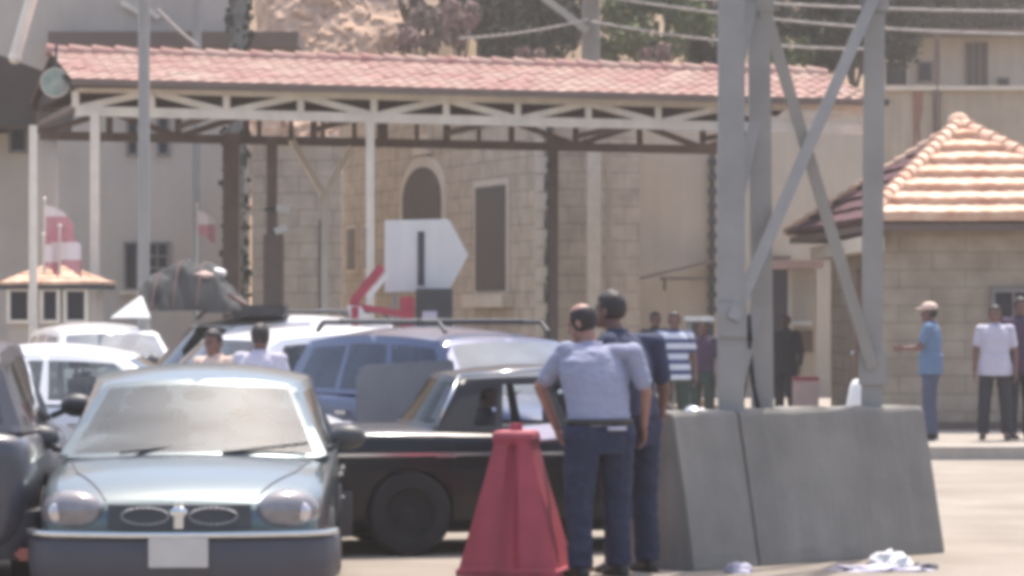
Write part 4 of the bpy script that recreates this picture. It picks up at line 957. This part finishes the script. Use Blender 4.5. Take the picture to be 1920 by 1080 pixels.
for px_ in (306, 345, 388):
    m = MB(); pts = [Vector((PX(px_+10*v, DLd), DLd + v*0.60, cen.z + 0.01 + (592-prof_y(px_+10*v))/F*DLd*(1-abs(v)**3.0) + 0.03)) for v in [k2/12-1 for k2 in range(25)]]; m.path(pts, 0.008, 6); part('rope', m, M['cloth_brown'], load)
m = MB(); c2 = P(405, 512, DLd-0.1); m.ell((0,0,0), (0.10,0.16,0.06), nu=20, nv=12); m.v = [shp(v*1.0, 11.0, 0.5) + c2 for v in m.v]; part('cream_sack', m, M['cloth_white'], load, smooth=180)
m = MB(); c2 = P(365, 517, DLd-0.2); m.ell((0,0,0), (0.22,0.22,0.07), nu=24, nv=12); m.v = [shp(v, 8.0, 0.35) + c2 for v in m.v]; part('pale_blanket', m, M['cloth_pink'], load, smooth=180)
m = MB(); c2 = P(440, 572, DLd-0.30); m.box(c2, (0.30,0.34,0.17), m=Matrix.Rotation(0.55, 4, 'Y')); part('brown_suitcase', m, M['cloth_brown'], load, bevel=0.03)
m = MB(); c2 = P(490, 583, DLd-0.1); m.box(c2, (0.60,0.9,0.13)); part('dark_case', m, M['dark_metal'], load, bevel=0.03)
m = MB(); a, b_, c_ = P(204, 597, 35.4), P(278, 597, 35.4), P(262, 554, 35.6); m.prism([a, b_, c_], (0.02, 0.10, 0)); part('white_flap', m, M['cloth_white'], load, bevel=0.01)

# ------------------------------------------------------------------ pointed sign, boom barrier, dark box
Ds = 36.0
sg = thing('road_sign', 'large white sign with pointed right side and dark upright bar', 'sign', (PX(790,Ds), Ds, 0))
m = MB(); m.prism([P(721,413,Ds), P(842,411,Ds), P(878,478,Ds), P(842,545,Ds), P(721,548,Ds)], (0,0.03,0)); part('panel', m, M['sign_white'], sg, bevel=0.006)
m = MB(); m.prism([P(783,434,Ds-0.012), P(796,434,Ds-0.012), P(796,536,Ds-0.012), P(783,536,Ds-0.012)], (0,0.01,0)); part('bar', m, M['lower_grey'], sg)
for x in (740, 832):
    m = MB(); m.tube((PX(x,Ds), Ds+0.07, 0), (PX(x,Ds), Ds+0.07, PZ(430,Ds)), 0.03); part('post', m, M['steel'], sg)
Db = 35.6
bb = thing('boom_barrier', 'red and white boom barrier mechanism below the white pointed sign', 'barrier', (PX(765,Db), Db, 0))
m = MB(); m.box((PX(764,Db), Db, PZ(556,Db)/2), (0.15, 0.2, PZ(556,Db))); part('cabinet', m, M['red_paint'], bb, bevel=0.012)
m = MB(); m.beam(P(655,572,Db-0.2), P(775,592,Db-0.2), 0.05, 0.07); part('lower_arm', m, M['red_paint'], bb)
m = MB(); m.beam(P(662,568,Db-0.26), P(716,500,Db-0.26), 0.05, 0.10); part('raised_arm', m, M['red_paint'], bb)
m = MB(); m.beam(P(690,558,Db-0.24), P(726,512,Db-0.24), 0.03, 0.06); part('white_arm', m, M['white_paint'], bb)
m = MB(); m.prism([P(650,572,Db-0.3), P(676,574,Db-0.3), P(702,620,Db-0.3), P(662,620,Db-0.3)], (0,0.06,0)); part('white_skirt', m, M['white_paint'], bb, bevel=0.004)
m = MB(); m.tube((PX(668,Db), Db-0.3, 0), (PX(668,Db), Db-0.3, PZ(575,Db)), 0.04); part('stand', m, M['red_paint'], bb)
m = MB(); dbx = thing('cabinet', 'dark metal box standing under the white pointed sign', 'cabinet', (PX(814,Db), Db+0.1, 0))
m.box((PX(814,Db), Db+0.1, PZ(541,Db)/2), (68/F*Db, 0.35, PZ(541,Db))); part('casing', m, M['dark_metal'], dbx, bevel=0.01)
m = MB(); m.box((PX(806,Db), Db-0.082, PZ(592,Db)), (0.16, 0.012, 0.10)); part('label_plate', m, M['white_shirt'], dbx)
# things behind the mast
t = thing('booth', 'small pale booth with a flat roof half hidden behind the mast legs', 'booth', (PX(1505,52), 52, 0))
m = MB(); m.box((PX(1508,52), 52.4, PZ(505,52)/2), (0.40, 0.8, PZ(505,52))); part('wall', m, M['render_pale'], t)
m = MB(); m.box((PX(1496,52), 52.3, PZ(495,52)), (0.80, 1.1, 0.14)); part('roof', m, M['cloth_pink'], t, bevel=0.01)
m = MB(); m.box((PX(1500,52), 51.9, PZ(606,52)), (0.36, 0.24, 0.07)); part('counter', m, M['white_paint'], t)
m = MB(); m.box((PX(1512,52), 51.98, PZ(640,52)), (0.2, 0.03, 0.35)); part('hatch', m, M['brown_steel'], t)
t = thing('crate', 'pinkish box beside the kiosk door behind the mast', 'box', (PX(1510,47.5), 47.5, 0.147))
m = MB(); m.box((PX(1510,47.5), 47.5, 0.147+0.29), (0.36, 0.40, 0.58)); part('carton', m, M['cloth_pink'], t, bevel=0.012)
m = MB(); m.box((PX(1510,47.5), 47.5, 0.147+0.605), (0.38, 0.42, 0.05)); part('lid', m, M['red_paint'], t, bevel=0.008)
t = thing('cart', 'white topped cart beside the striped shirt man', 'cart', (PX(1312,47), 47, 0))
m = MB(); m.box((PX(1310,47), 47, PZ(598,47)), (0.42, 0.6, 0.07)); part('top', m, M['white_paint'], t, bevel=0.01)
m = MB(); m.box((PX(1318,47), 47, PZ(630,47)), (0.30, 0.5, 0.40)); part('bin', m, M['dark_metal'], t, bevel=0.02)
m = MB(); m.box((PX(1344,47), 46.72, PZ(649,47)), (0.18, 0.05, 0.09)); part('tray', m, M['white_paint'], t, bevel=0.01)
m = MB()
for dx in (-0.16, 0.16):
    for dy in (-0.22, 0.22): m.tube((PX(1312,47)+dx,47+dy,0.0),(PX(1312,47)+dx,47+dy,PZ(600,47)),0.02)
part('frame', m, M['steel'], t)
m = MB(); m.lathe([(0.0,0.0),(0.19,0.0),(0.17,0.25),(0.10,0.62),(0.06,0.70),(0.0,0.72)], (PX(1608,41.5), 41.5, 0.149), 'Z', 20)
for i, v in enumerate(m.v): m.v[i] = v + Vector((0.02*noise.noise(v*6), 0.02*noise.noise(v*6+Vector((5,0,0))), 0))
single('sack', 'upright white sack at the kiosk corner behind the right mast leg', 'sack', m, M['cloth_white'], (PX(1608,41.5), 41.5, 0.149), smooth=180, merge=True)

# ------------------------------------------------------------------ people
def remesh(mb, vox, smooth_it, name, wrinkle=0.0, seed=0.0, ztop=None, zbot=None):
    me = mesh_from(mb, name); o = bpy.data.objects.new('tmp', me)
    md = o.modifiers.new('r', 'REMESH'); md.mode = 'VOXEL'; md.voxel_size = vox; md.use_smooth_shade = True
    if smooth_it: ms = o.modifiers.new('s', 'SMOOTH'); ms.iterations = smooth_it; ms.factor = 0.5
    res = evaluated(o)
    if wrinkle:
        nr = [v.normal.copy() for v in res.vertices]
        for v, q in zip(res.vertices, nr):
            c = v.co; n_ = noise.noise(Vector((c.x*9+seed, c.y*9, c.z*16))) + 0.6*noise.noise(Vector((c.x*20, c.y*20+seed, c.z*34)))
            v.co = c + q*wrinkle*n_
    res.polygons.foreach_set('use_smooth', [True]*len(res.polygons)); return res
def person(label, loc, yaw, h=1.75, build=1.0, top=None, legs_m=None, skin=None, hair='short', shirt_m=None, J=None, vox=0.009, lean=0.0, tuck=True, head_turn=0.0, head_nod=0.0, sleeve=0.62, group=None, cat='person', belt=False, cut=None, feet=True, shirt_hem=0.97):
    t = thing('person', label, cat, loc, yaw, group); s = h/1.75; V = Vector; bx = build
    iy = Matrix.Rotation(-yaw, 3, 'Z')
    j = {}
    for sd, n_ in ((-1,'L'), (1,'R')):
        j['hip'+n_] = V((sd*0.095*bx, 0, 0.92)); j['knee'+n_] = V((sd*0.11*bx, 0.02, 0.50)); j['ank'+n_] = V((sd*0.115*bx, -0.01, 0.09))
        j['sh'+n_] = V((sd*0.180*bx, 0, 1.435)); j['el'+n_] = V((sd*0.245*bx, -0.01, 1.14)); j['wr'+n_] = V((sd*0.255*bx, 0.06, 0.90))
    j['neck'] = V((0, -0.005, 1.49)); j['head'] = V((0, 0.025, 1.635))
    rl = Matrix.Rotation(-lean, 3, 'X'); piv = V((0,0,0.95))
    up = lambda p: piv + rl @ (p - piv)
    for n_ in ('shL','shR','elL','elR','wrL','wrR','neck','head'): j[n_] = up(j[n_])
    for k_, v in (J or {}).items(): j[k_] = iy @ V(v) / s if k_[0] != '~' else V(v)
    nsh = (j['neck'] - up(V((0,-0.005,1.49))))
    def torso(mb, g, zs=None):
        rr = [(0.80,.135,.105),(0.88,.165,.115),(0.98,.155,.108),(1.08,.15,.105),(1.20,.158,.11),(1.32,.172,.112),(1.40,.165,.10),(1.455,.120,.085),(1.50,.055,.055)]
        rings = []
        for z, rx, ry in rr:
            if zs and not (zs[0] <= z <= zs[1]): continue
            # follow the shoulders so the chest stays between the arms
            base = V((0,0,z)); base = up(base) if z > 0.95 else base; base = base + nsh*min(1, max(0, (z-1.0)/0.49))
            rings.append([base + V(((rx*bx+g)*math.cos(a), (ry*(0.6+0.4*bx)+g)*math.sin(a), 0)) for a in [2*math.pi*k2/20 for k2 in range(20)]])
        mb.loft(rings)
    # body
    B = MB(); torso(B, 0.0)
    for n_ in 'LR':
        B.cap(j['hip'+n_], j['knee'+n_], 0.082*bx, 0.055, 12); B.cap(j['knee'+n_], j['ank'+n_], 0.053, 0.036, 12)
        B.cap(j['sh'+n_], j['el'+n_], 0.053, 0.039, 12); B.cap(j['el'+n_], j['wr'+n_], 0.039, 0.026, 12)
        B.cap(j['ank'+n_], j['ank'+n_] + V((0,0.12,-0.05)), 0.035, 0.028, 10)
        # hand: palm, four curled fingers, thumb
        d = (j['wr'+n_] - j['el'+n_]).normalized(); sd = -1 if n_ == 'L' else 1
        side = V((0,1,0)) - d*d.y; side.normalize(); pn = d.cross(side).normalized()*(-sd)     # finger spread axis and palm normal
        w0 = j['wr'+n_]; pc = w0 + d*0.055; mt = Matrix((side, pn, d)).transposed().to_4x4()
        B.ell(pc, (0.040,0.018,0.055), mt, 12, 8)
        for q, (off, ln) in enumerate(((0.030,0.070),(0.010,0.080),(-0.010,0.074),(-0.029,0.058))):
            a = w0 + d*0.098 + side*off; m1 = a + d*ln*0.5 + pn*0.012*(1+q*0.2); m2 = m1 + d*ln*0.34 + pn*0.030
            B.cap(a, m1, 0.0095, 0.0088, 8); B.cap(m1, m2, 0.0088, 0.0075, 8)
        a = w0 + d*0.035 + side*0.034; m1 = a + side*0.026 + d*0.030 + pn*0.012; m2 = m1 + d*0.030 + pn*0.012; B.cap(a, m1, 0.0115, 0.010, 8); B.cap(m1, m2, 0.010, 0.0085, 8)
    hr = Matrix.Rotation(head_turn, 3, 'Z') @ Matrix.Rotation(-head_nod, 3, 'X') @ rl; hc = j['head']; h4 = hr.to_4x4()
    B.cap(j['neck'] - V((0,0,0.05)), hc - hr @ V((0,0.02,0.06)), 0.058, 0.052, 12)
    B.ell(hc + hr @ V((0,-0.012,0.02)), (0.076,0.096,0.100), h4); B.ell(hc + hr @ V((0,0.018,-0.045)), (0.058,0.072,0.072), h4)
    B.ell(hc + hr @ V((0,0.095,-0.022)), (0.013,0.020,0.024), h4, 10, 8); B.ell(hc + hr @ V((0,0.076,0.022)), (0.05,0.014,0.010), h4, 10, 8)
    B.ell(hc + hr @ V((0,0.078,-0.066)), (0.026,0.012,0.008), h4, 10, 8); B.ell(hc + hr @ V((0,0.072,-0.096)), (0.028,0.018,0.018), h4, 10, 8)
    for sd in (-1, 1): B.ell(hc + hr @ V((sd*0.078,-0.008,-0.012)), (0.012,0.020,0.032), h4, 10, 8)
    sm = Matrix.Scale(s, 4)
    def put(nm, me_or_mb, mm_, par=t):
        if isinstance(me_or_mb, MB): me_or_mb.xf(sm); return part(nm, me_or_mb, mm_, par, world=False, smooth=180)
        me_or_mb.transform(sm); return link(nm, me_or_mb, mm_, par)
    body = put('body', remesh(B, min(vox, 0.0075), 3, 'body'), skin or M['skin'])
    for sd in (-1, 1):
        m = MB(); m.ell(hc + hr @ V((sd*0.032, 0.074, 0.002)), (0.012,0.009,0.008), h4, 10, 8); put('eye', m, M['eye'], body)
    # shirt
    S_ = MB(); torso(S_, 0.028, (0.97 if tuck else 0.88, 1.50)); S_.cap(j['neck'] - V((0,0,0.10)), j['neck'] - V((0,0,0.012)), 0.085, 0.064, 14) 
    if not tuck: S_.loft([[V(((q*bx+0.02)*math.cos(a), (0.145*(0.6+0.4*bx)+0.015)*math.sin(a), z)) for a in [2*math.pi*k2/20 for k2 in range(20)]] for z, q in ((shirt_hem-0.13, 0.20), (0.95, 0.195), (1.10, 0.165))])
    for n_ in 'LR':
        e_ = j['sh'+n_].lerp(j['el'+n_], sleeve if sleeve <= 1 else 1.0); S_.cap(j['sh'+n_]+V((0,0,0.004)), e_, 0.069, 0.062, 14)
        if sleeve > 1: S_.cap(j['el'+n_], j['el'+n_].lerp(j['wr'+n_], min(1, sleeve-1)), 0.055, 0.042, 14)
        S_.cap(V((0,0,0)) + j['neck'] - rl @ V((0,0,0.05)), j['sh'+n_]+V((0,0,0.012)), 0.062, 0.058, 12)
    sh = put('shirt', remesh(S_, vox, 4, 'shirt', 0.007, 3.1), top)
    m = MB(); nb = j['neck'] + V((0,0,0.0)); m.lathe([(0.066,-0.02),(0.074,-0.02),(0.070,0.035),(0.063,0.037),(0.066,-0.02)], nb, 'Z', 20); put('collar', m, top, sh)
    # trousers
    T_ = MB(); rings = []
    for z, rx, ry in ((0.80,.160,.118),(0.88,.178,.125),(0.95,.170,.120),(1.0,.166,.118)): rings.append([V(((rx*bx+0.006)*math.cos(a), (ry*(0.6+0.4*bx)+0.006)*math.sin(a), z)) for a in [2*math.pi*k2/20 for k2 in range(20)]])
    T_.loft(rings)
    for n_ in 'LR':
        T_.cap(j['hip'+n_], j['knee'+n_], 0.100*bx, 0.082*(0.5+0.5*bx), 14); T_.tube(j['knee'+n_], j['ank'+n_] + V((0,0,-0.02)), 0.082*(0.5+0.5*bx), 0.078, 14); T_.ell(j['knee'+n_], 0.082*(0.5+0.5*bx))
    tr = put('trousers', remesh(T_, vox, 3, 'trousers', 0.009, 7.7), legs_m)
    if belt:
        m = MB(); rx, ry = 0.172*bx+0.012, 0.122*(0.6+0.4*bx)+0.014; ring = lambda q, z: [V(((rx+q)*math.cos(a), (ry+q)*math.sin(a), z)) for a in [2*math.pi*k2/36 for k2 in range(36)]]
        m.loft([ring(0,0.985), ring(0.008,0.988), ring(0.008,1.022), ring(0,1.025)], caps=False); bl_ = put('belt', m, M['shoe'], tr)
        m = MB(); m.box((0.03, -ry-0.012, 0.962), (0.13,0.03,0.024)); put('pocket_paper', m, M['white_shirt'], tr)
    if feet:
        for n_ in 'LR':
            m = MB(); a = j['ank'+n_]; rings = []
            for y, w_, hh in ((-0.075,0.022,0.05),(-0.06,0.036,0.09),(0.0,0.042,0.10),(0.07,0.046,0.075),(0.13,0.047,0.055),(0.175,0.036,0.04),(0.195,0.016,0.028)):
                rings.append([V((a.x + w_*math.cos(q), a.y + y, max(0.0, hh*0.5 + hh*0.55*math.sin(q)) + (a.z-0.09))) for q in [2*math.pi*k2/14 for k2 in range(14)]])
            m.loft(rings); put('shoe', m, M['shoe'])
    # hair or cap
    H_ = MB(); H_.ell((0,0,0), (0.083,0.104,0.110), None, 36, 26); kp = MB()
    def keep(c):
        if hair == 'crown': return (-0.095 < c.z < 0.058) and (c.y < 0.045)
        lim = 0.035 + (0.02 if c.y > 0.06 else 0) if c.y > 0.0 else -0.075
        if c.y > 0.0 and c.y < 0.035: lim = -0.03
        return c.z > lim
    vs = [v + Vector((0,0,0)) for v in H_.v]
    fs = [f for f in H_.f if keep(sum((vs[i] for i in f), V((0,0,0)))/len(f))]
    vo = [hc + hr @ (v*(1 + 0.05*noise.noise(v*40)) + V((0,-0.012,0.02))) for v in vs]; vi = [hc + hr @ (v*0.90 + V((0,-0.012,0.02))) for v in vs]
    used = sorted(set(i for f in fs for i in f)); mp = {i: n2 for n2, i in enumerate(used)}; nU = len(used)
    ec = {}
    for f in fs:
        for a, b2 in zip(f, f[1:]+f[:1]): ec[(a,b2)] = ec.get((a,b2), 0) + 1
    fl_ = [tuple(mp[i] for i in f) for f in fs] + [tuple(mp[i]+nU for i in reversed(f)) for f in fs]
    for (a, b2) in ec:
        if (b2, a) not in ec: fl_.append((mp[b2], mp[a], mp[a]+nU, mp[b2]+nU))
    H2 = MB(); H2.add([vo[i] for i in used] + [vi[i] for i in used], fl_); put('hair', H2, M['hair'])
    if hair == 'cap':
        m = MB(); m.ell(hc + hr @ V((0,-0.01,0.075)), (0.092,0.110,0.070), h4, 24, 12); m.ell(hc + hr @ V((0,0.10,0.060)), (0.070,0.070,0.010), h4, 20, 8); put('cap', m, M['cap'])
    return t
def stand(px, D): return (PX(px, D), D, 0)
# uniformed man, seen from behind, elbow out
person('man in pale blue uniform shirt and navy trousers seen from behind with one elbow out', stand(1124, 20.7), R(30), 1.76, 1.30, M['shirt_blue'], M['navy'], M['skin'], 'crown', J=dict(
    shL=(-0.215,-0.02,1.46), elL=(-0.385,0.10,1.23), wrL=(-0.275,0.20,0.96), shR=(0.215,0.05,1.45), elR=(0.305,0.07,1.20), wrR=(0.295,0.18,0.98), head=(-0.115,0.09,1.650), neck=(-0.05,0.04,1.49)), vox=0.008, head_turn=R(35), head_nod=R(18), sleeve=0.72, belt=True)
cbd = thing('clipboard', 'white sheet of papers in the left hand of the uniformed man', 'papers', P(1008, 815, 20.72))
m = MB(); m.prism([P(978,803,21.30), P(1047,796,21.06), P(1052,824,20.92), P(984,829,21.16)], (0,0.004,0.012)); part('papers', m, M['white_shirt'], cbd)
m = MB(); m.prism([P(976,802,21.31), P(1048,795,21.07), P(1054,826,20.93), P(982,831,21.17)], (0,0.003,-0.008)); part('board', m, M['brown_steel'], cbd)
# dark shirt man behind him
person('tall dark haired man in navy shirt standing just behind the uniformed man', stand(1184, 21.08), R(40), 1.84, 1.12, M['navy_shirt'], M['navy'], M['skin_dark'], 'short', J=dict(head=(-0.145,0.05,1.73), neck=(-0.09,0.02,1.57)), vox=0.009, head_turn=R(20), sleeve=0.7)
G1 = 'people waiting behind the mast'
person('dark shirted man standing behind the striped shirt man', stand(1228, 47.5), R(200), 1.74, 1.0, M['charcoal'], M['charcoal'], M['skin_dark'], 'short', vox=0.011, group=G1)
person('man in blue and white striped shirt with dark green trousers left of the mast', stand(1264, 43.0), R(185), 1.73, 1.12, M['stripe'], M['green_cloth'], M['skin_dark'], 'short', vox=0.010, tuck=False, group=G1, J=dict(elR=(-0.27,-0.02,1.15), wrR=(-0.20,-0.22,1.02)))
person('person in maroon top just left of the mast leg beside the white topped cart', stand(1318, 44.6), R(160), 1.62, 1.0, M['purple'], M['green_cloth'], M['skin_dark'], 'short', vox=0.011, group=G1)
person('person in black clothes seen between the mast and the pale booth', stand(1474, 50.5), R(150), 1.70, 1.05, M['charcoal'], M['charcoal'], M['skin_dark'], 'short', vox=0.011, sleeve=1.8, group=G1)
m = MB(); m.lathe([(0.0,0.0),(0.12,0.02),(0.13,0.25),(0.10,0.42),(0.03,0.46),(0.0,0.46)], (PX(1316,42.5), 42.5, 0.0), 'Z', 20); m.v = [v + Vector((0.03*noise.noise(v*5),0.03*noise.noise(v*5+Vector((3,0,0))),0)) for v in m.v]
single('sack', 'white sack on the ground beside the striped shirt man', 'sack', m, M['cloth_white'], (PX(1316,42.5), 42.5, 0.0), smooth=180, merge=True)
def stand2(px, D): return (PX(px, D), D, 0.152)
G2 = 'people standing before the kiosk'
person('man in light blue shirt and pale cap holding one arm forward before the kiosk', stand2(1745, 39.8), R(75), 1.68, 1.02, M['sky_shirt'], M['denim'], M['skin_dark'], 'cap', vox=0.010, tuck=False, group=G2, J=dict(elL=(-0.16,-0.17,1.14), wrL=(-0.34,-0.12,1.13)))
person('man in white shirt and black trousers before the kiosk window', stand2(1866, 39.6), R(170), 1.66, 1.05, M['white_shirt'], M['charcoal'], M['skin_dark'], 'short', vox=0.010, tuck=False, group=G2, J=dict(hipL=(0.09,0,0.90), kneeL=(0.13,0,0.48), ankL=(0.15,0,0.09), hipR=(-0.09,0,0.90), kneeR=(-0.13,0,0.48), ankR=(-0.155,0,0.09)))
person('person in dark purple top at the right edge before the kiosk', stand2(1912, 39.9), R(200), 1.76, 1.1, M['purple'], M['charcoal'], M['skin_dark'], 'short', vox=0.010, tuck=False, sleeve=1.8, group=G2)
G3 = 'people between the cars'
person('black haired person in white shirt standing among the white cars', stand(487, 26.4), R(-20), 1.62, 1.1, M['white_shirt'], M['denim'], M['skin_dark'], 'short', vox=0.010, group=G3)
person('brown faced person in pale shirt leaning by the open white hatchback', stand(410, 26.6), R(150), 1.58, 1.0, M['cap'], M['denim'], M['skin_dark'], 'short', vox=0.010, group=G3, lean=R(6))
# passenger in the dark sedan
Rz = Matrix.Rotation(yd, 3, 'Z'); pc = Vector((0.42,23.68,0)) + Rz @ Vector((-0.72,-0.33,0)); fw = Rz @ Vector((1,0,0)); lf = Rz @ Vector((0,1,0))
def so_(f_, l_, z): v = fw*f_ + lf*l_; return (v.x, v.y, z)
person('passenger seated in the back of the near black sedan', (pc.x, pc.y, -0.42), yd - R(90), 1.66, 0.95, M['charcoal'], M['charcoal'], M['skin_dark'], 'short', vox=0.011, J=dict(
    kneeL=so_(0.40,0.12,0.92), kneeR=so_(0.40,-0.12,0.92), ankL=so_(0.50,0.12,0.58), ankR=so_(0.50,-0.12,0.58), elL=so_(0.05,0.22,1.10), elR=so_(0.05,-0.22,1.10), wrL=so_(0.25,0.12,1.02), wrR=so_(0.25,-0.12,1.02)))

bpy.data.scenes.remove(SCR)
# ------------------------------------------------------------------ trees and shrubs
def tree(label, px, py, D, rw, rh, leaf, n, seed, kind='tree', leafs=0.13, group=None, clumps=26):
    random.seed(seed); c = P(px, py, D); gz = hill_z(c.x, c.y) - 0.2
    t = thing(kind, label, 'tree' if kind == 'tree' else 'shrub', (c.x, c.y, gz), 0, group)
    m = MB(); base = Vector((c.x, c.y, gz)); tr = 0.05*rw + 0.04
    mid = base.lerp(c, 0.5) + Vector((random.uniform(-.2,.2)*rw*0.5, 0, 0)); m.path([base, mid, c], [tr*1.3, tr, tr*0.55], 9)
    cl_ = []
    for i in range(clumps):
        a = random.uniform(0, 6.283); z = random.uniform(-1, 1); q = math.sqrt(max(0,1-z*z)); r = random.uniform(0.45, 0.95)
        cl_.append((c + Vector((rw*q*math.cos(a)*r, rw*q*math.sin(a)*r*0.8, rh*z*r)), random.uniform(0.20, 0.42)*min(rw, rh)))
    for q, _ in cl_[:9]: m.path([mid.lerp(c, random.random()), q], [tr*0.5, tr*0.15], 6)
    part('trunk', m, M['bark'], t)
    L_ = MB(); vs, fs = [], []
    for i in range(n):
        cc_, rr = cl_[i % len(cl_)]
        d = Vector((random.gauss(0,1), random.gauss(0,1), random.gauss(0,1))); d.normalize(); p = cc_ + d*rr*random.uniform(0.35,1.1)
        s_ = leafs*random.uniform(0.5,1.2); e_ = Euler((random.uniform(-1,1), random.uniform(-1,1), random.uniform(0,6.28))).to_matrix()
        k0 = len(vs); vs += [p + e_ @ Vector(v) for v in ((-s_,0,0),(0,-s_*0.45,0.1*s_),(s_,0,0),(0,s_*0.45,0.1*s_))]; fs.append((k0,k0+1,k0+2,k0+3))
    L_.add(vs, fs); part('crown', L_, M[leaf], t)
    return t
GT = 'trees on the hillside'
tree('olive green tree right of the grey power pole above the canopy', 1232, 40, 77, 1.45, 1.25, 'leaf_olive', 6500, 1, group=GT, leafs=0.11)
tree('dark dense tree directly left of the grey power pole', 1000, 40, 82, 1.7, 1.5, 'leaf_dark', 7000, 2, group=GT)
tree('dark tree behind the pink blossom shrub in the top centre', 905, 20, 84, 1.3, 1.2, 'leaf_dark', 5000, 3, group=GT)
tree('brownish grey tree beside the bright sandy slope', 715, 30, 83, 1.2, 0.9, 'leaf_dry', 4500, 4, group=GT)
tree('dark tree seen between the mast legs', 1530, 30, 80, 1.7, 1.3, 'leaf_dark', 7000, 5, group=GT)
tree('grey green tree just left of the mast', 1345, 20, 82, 1.3, 1.2, 'leaf_dark', 5000, 6, group=GT)
tree('dark tree above the left part of the terrace house', 1700, 10, 112, 3.0, 1.7, 'leaf_dark', 6000, 7, group=GT, leafs=0.18)
tree('dark tree above the right part of the terrace house', 1880, 15, 112, 2.8, 1.5, 'leaf_dark', 6000, 8, group=GT, leafs=0.18)
tree('tall dark tree behind the others over the canopy centre', 1090, -40, 92, 2.6, 2.2, 'leaf_dark', 8000, 9, group=GT, leafs=0.16)
tree('dry brown tree at the top behind the sandy slope', 800, -30, 92, 2.2, 1.6, 'leaf_dry', 6500, 10, group=GT, leafs=0.15)
tree('dark tree filling the gap above the right mast brace', 1620, -10, 94, 2.6, 2.0, 'leaf_dark', 8000, 15, group=GT, leafs=0.16)
tree('dark scrubby tree above the canopy between sandy slope and blossom', 800, 55, 80, 0.7, 0.5, 'leaf_dry', 2500, 21, group=GT)
tree('dark tree at the top right of the olive green tree', 1440, -20, 90, 2.4, 2.0, 'leaf_dark', 7000, 22, group=GT, leafs=0.15)
tree('far dark tree above the middle of the terrace house', 1790, 0, 113, 2.6, 1.5, 'leaf_dark', 5500, 23, group=GT, leafs=0.18)
tree('low dark tree behind the small pink shrub', 960, 85, 79, 0.9, 0.55, 'leaf_dark', 3000, 24, group=GT)
tree('low dark tree filling the gap right of the mast', 1600, 70, 78, 0.9, 0.6, 'leaf_dark', 3000, 25, group=GT)
tree('low dark bush directly right of the grey power pole', 1150, 100, 78, 0.55, 0.4, 'leaf_olive', 2000, 26, group=GT)
tree('low dark bush just left of the mast behind the canopy ridge', 1320, 100, 78, 0.6, 0.4, 'leaf_dark', 2000, 27, group=GT)
tree('low olive bush between the mast legs behind the ridge', 1480, 95, 78, 0.7, 0.45, 'leaf_olive', 2300, 28, group=GT)
GS = 'flowering shrubs above the canopy'
tree('tall pink blossom shrub in the top centre of the hillside', 860, 45, 78, 0.55, 0.75, 'leaf_pink', 2200, 11, 'shrub', 0.09, GS, 14)
tree('small pink shrub behind the ridge left of the power pole', 995, 100, 76, 0.5, 0.25, 'leaf_pink', 1000, 12, 'shrub', 0.08, GS, 10)
tree('pink blossom shrub below the olive green tree', 1235, 106, 75.5, 0.75, 0.28, 'leaf_pink', 1500, 13, 'shrub', 0.08, GS, 12)
tree('dusty pink shrub at the foot of the sandy slope', 770, 78, 77, 0.7, 0.35, 'leaf_pink', 1500, 14, 'shrub', 0.09, GS, 12)

# ------------------------------------------------------------------ dusty air
m = MB(); m.box((0, 92, 21), (190, 210, 44))
hz_m = bpy.data.materials.new('dusty air'); hz_m.use_nodes = True; t_ = hz_m.node_tree
for x in list(t_.nodes):
    if x.type != 'OUTPUT_MATERIAL': t_.nodes.remove(x)
pv = t_.nodes.new('ShaderNodeVolumePrincipled'); pv.inputs['Color'].default_value = (0.95, 0.92, 0.89, 1); pv.inputs['Density'].default_value = 0.0008; pv.inputs['Anisotropy'].default_value = 0.3
t_.links.new(pv.outputs[0], [x for x in t_.nodes if x.type == 'OUTPUT_MATERIAL'][0].inputs['Volume'])
USE_HAZE = True
if USE_HAZE: struct('haze', m, hz_m, kind='stuff')
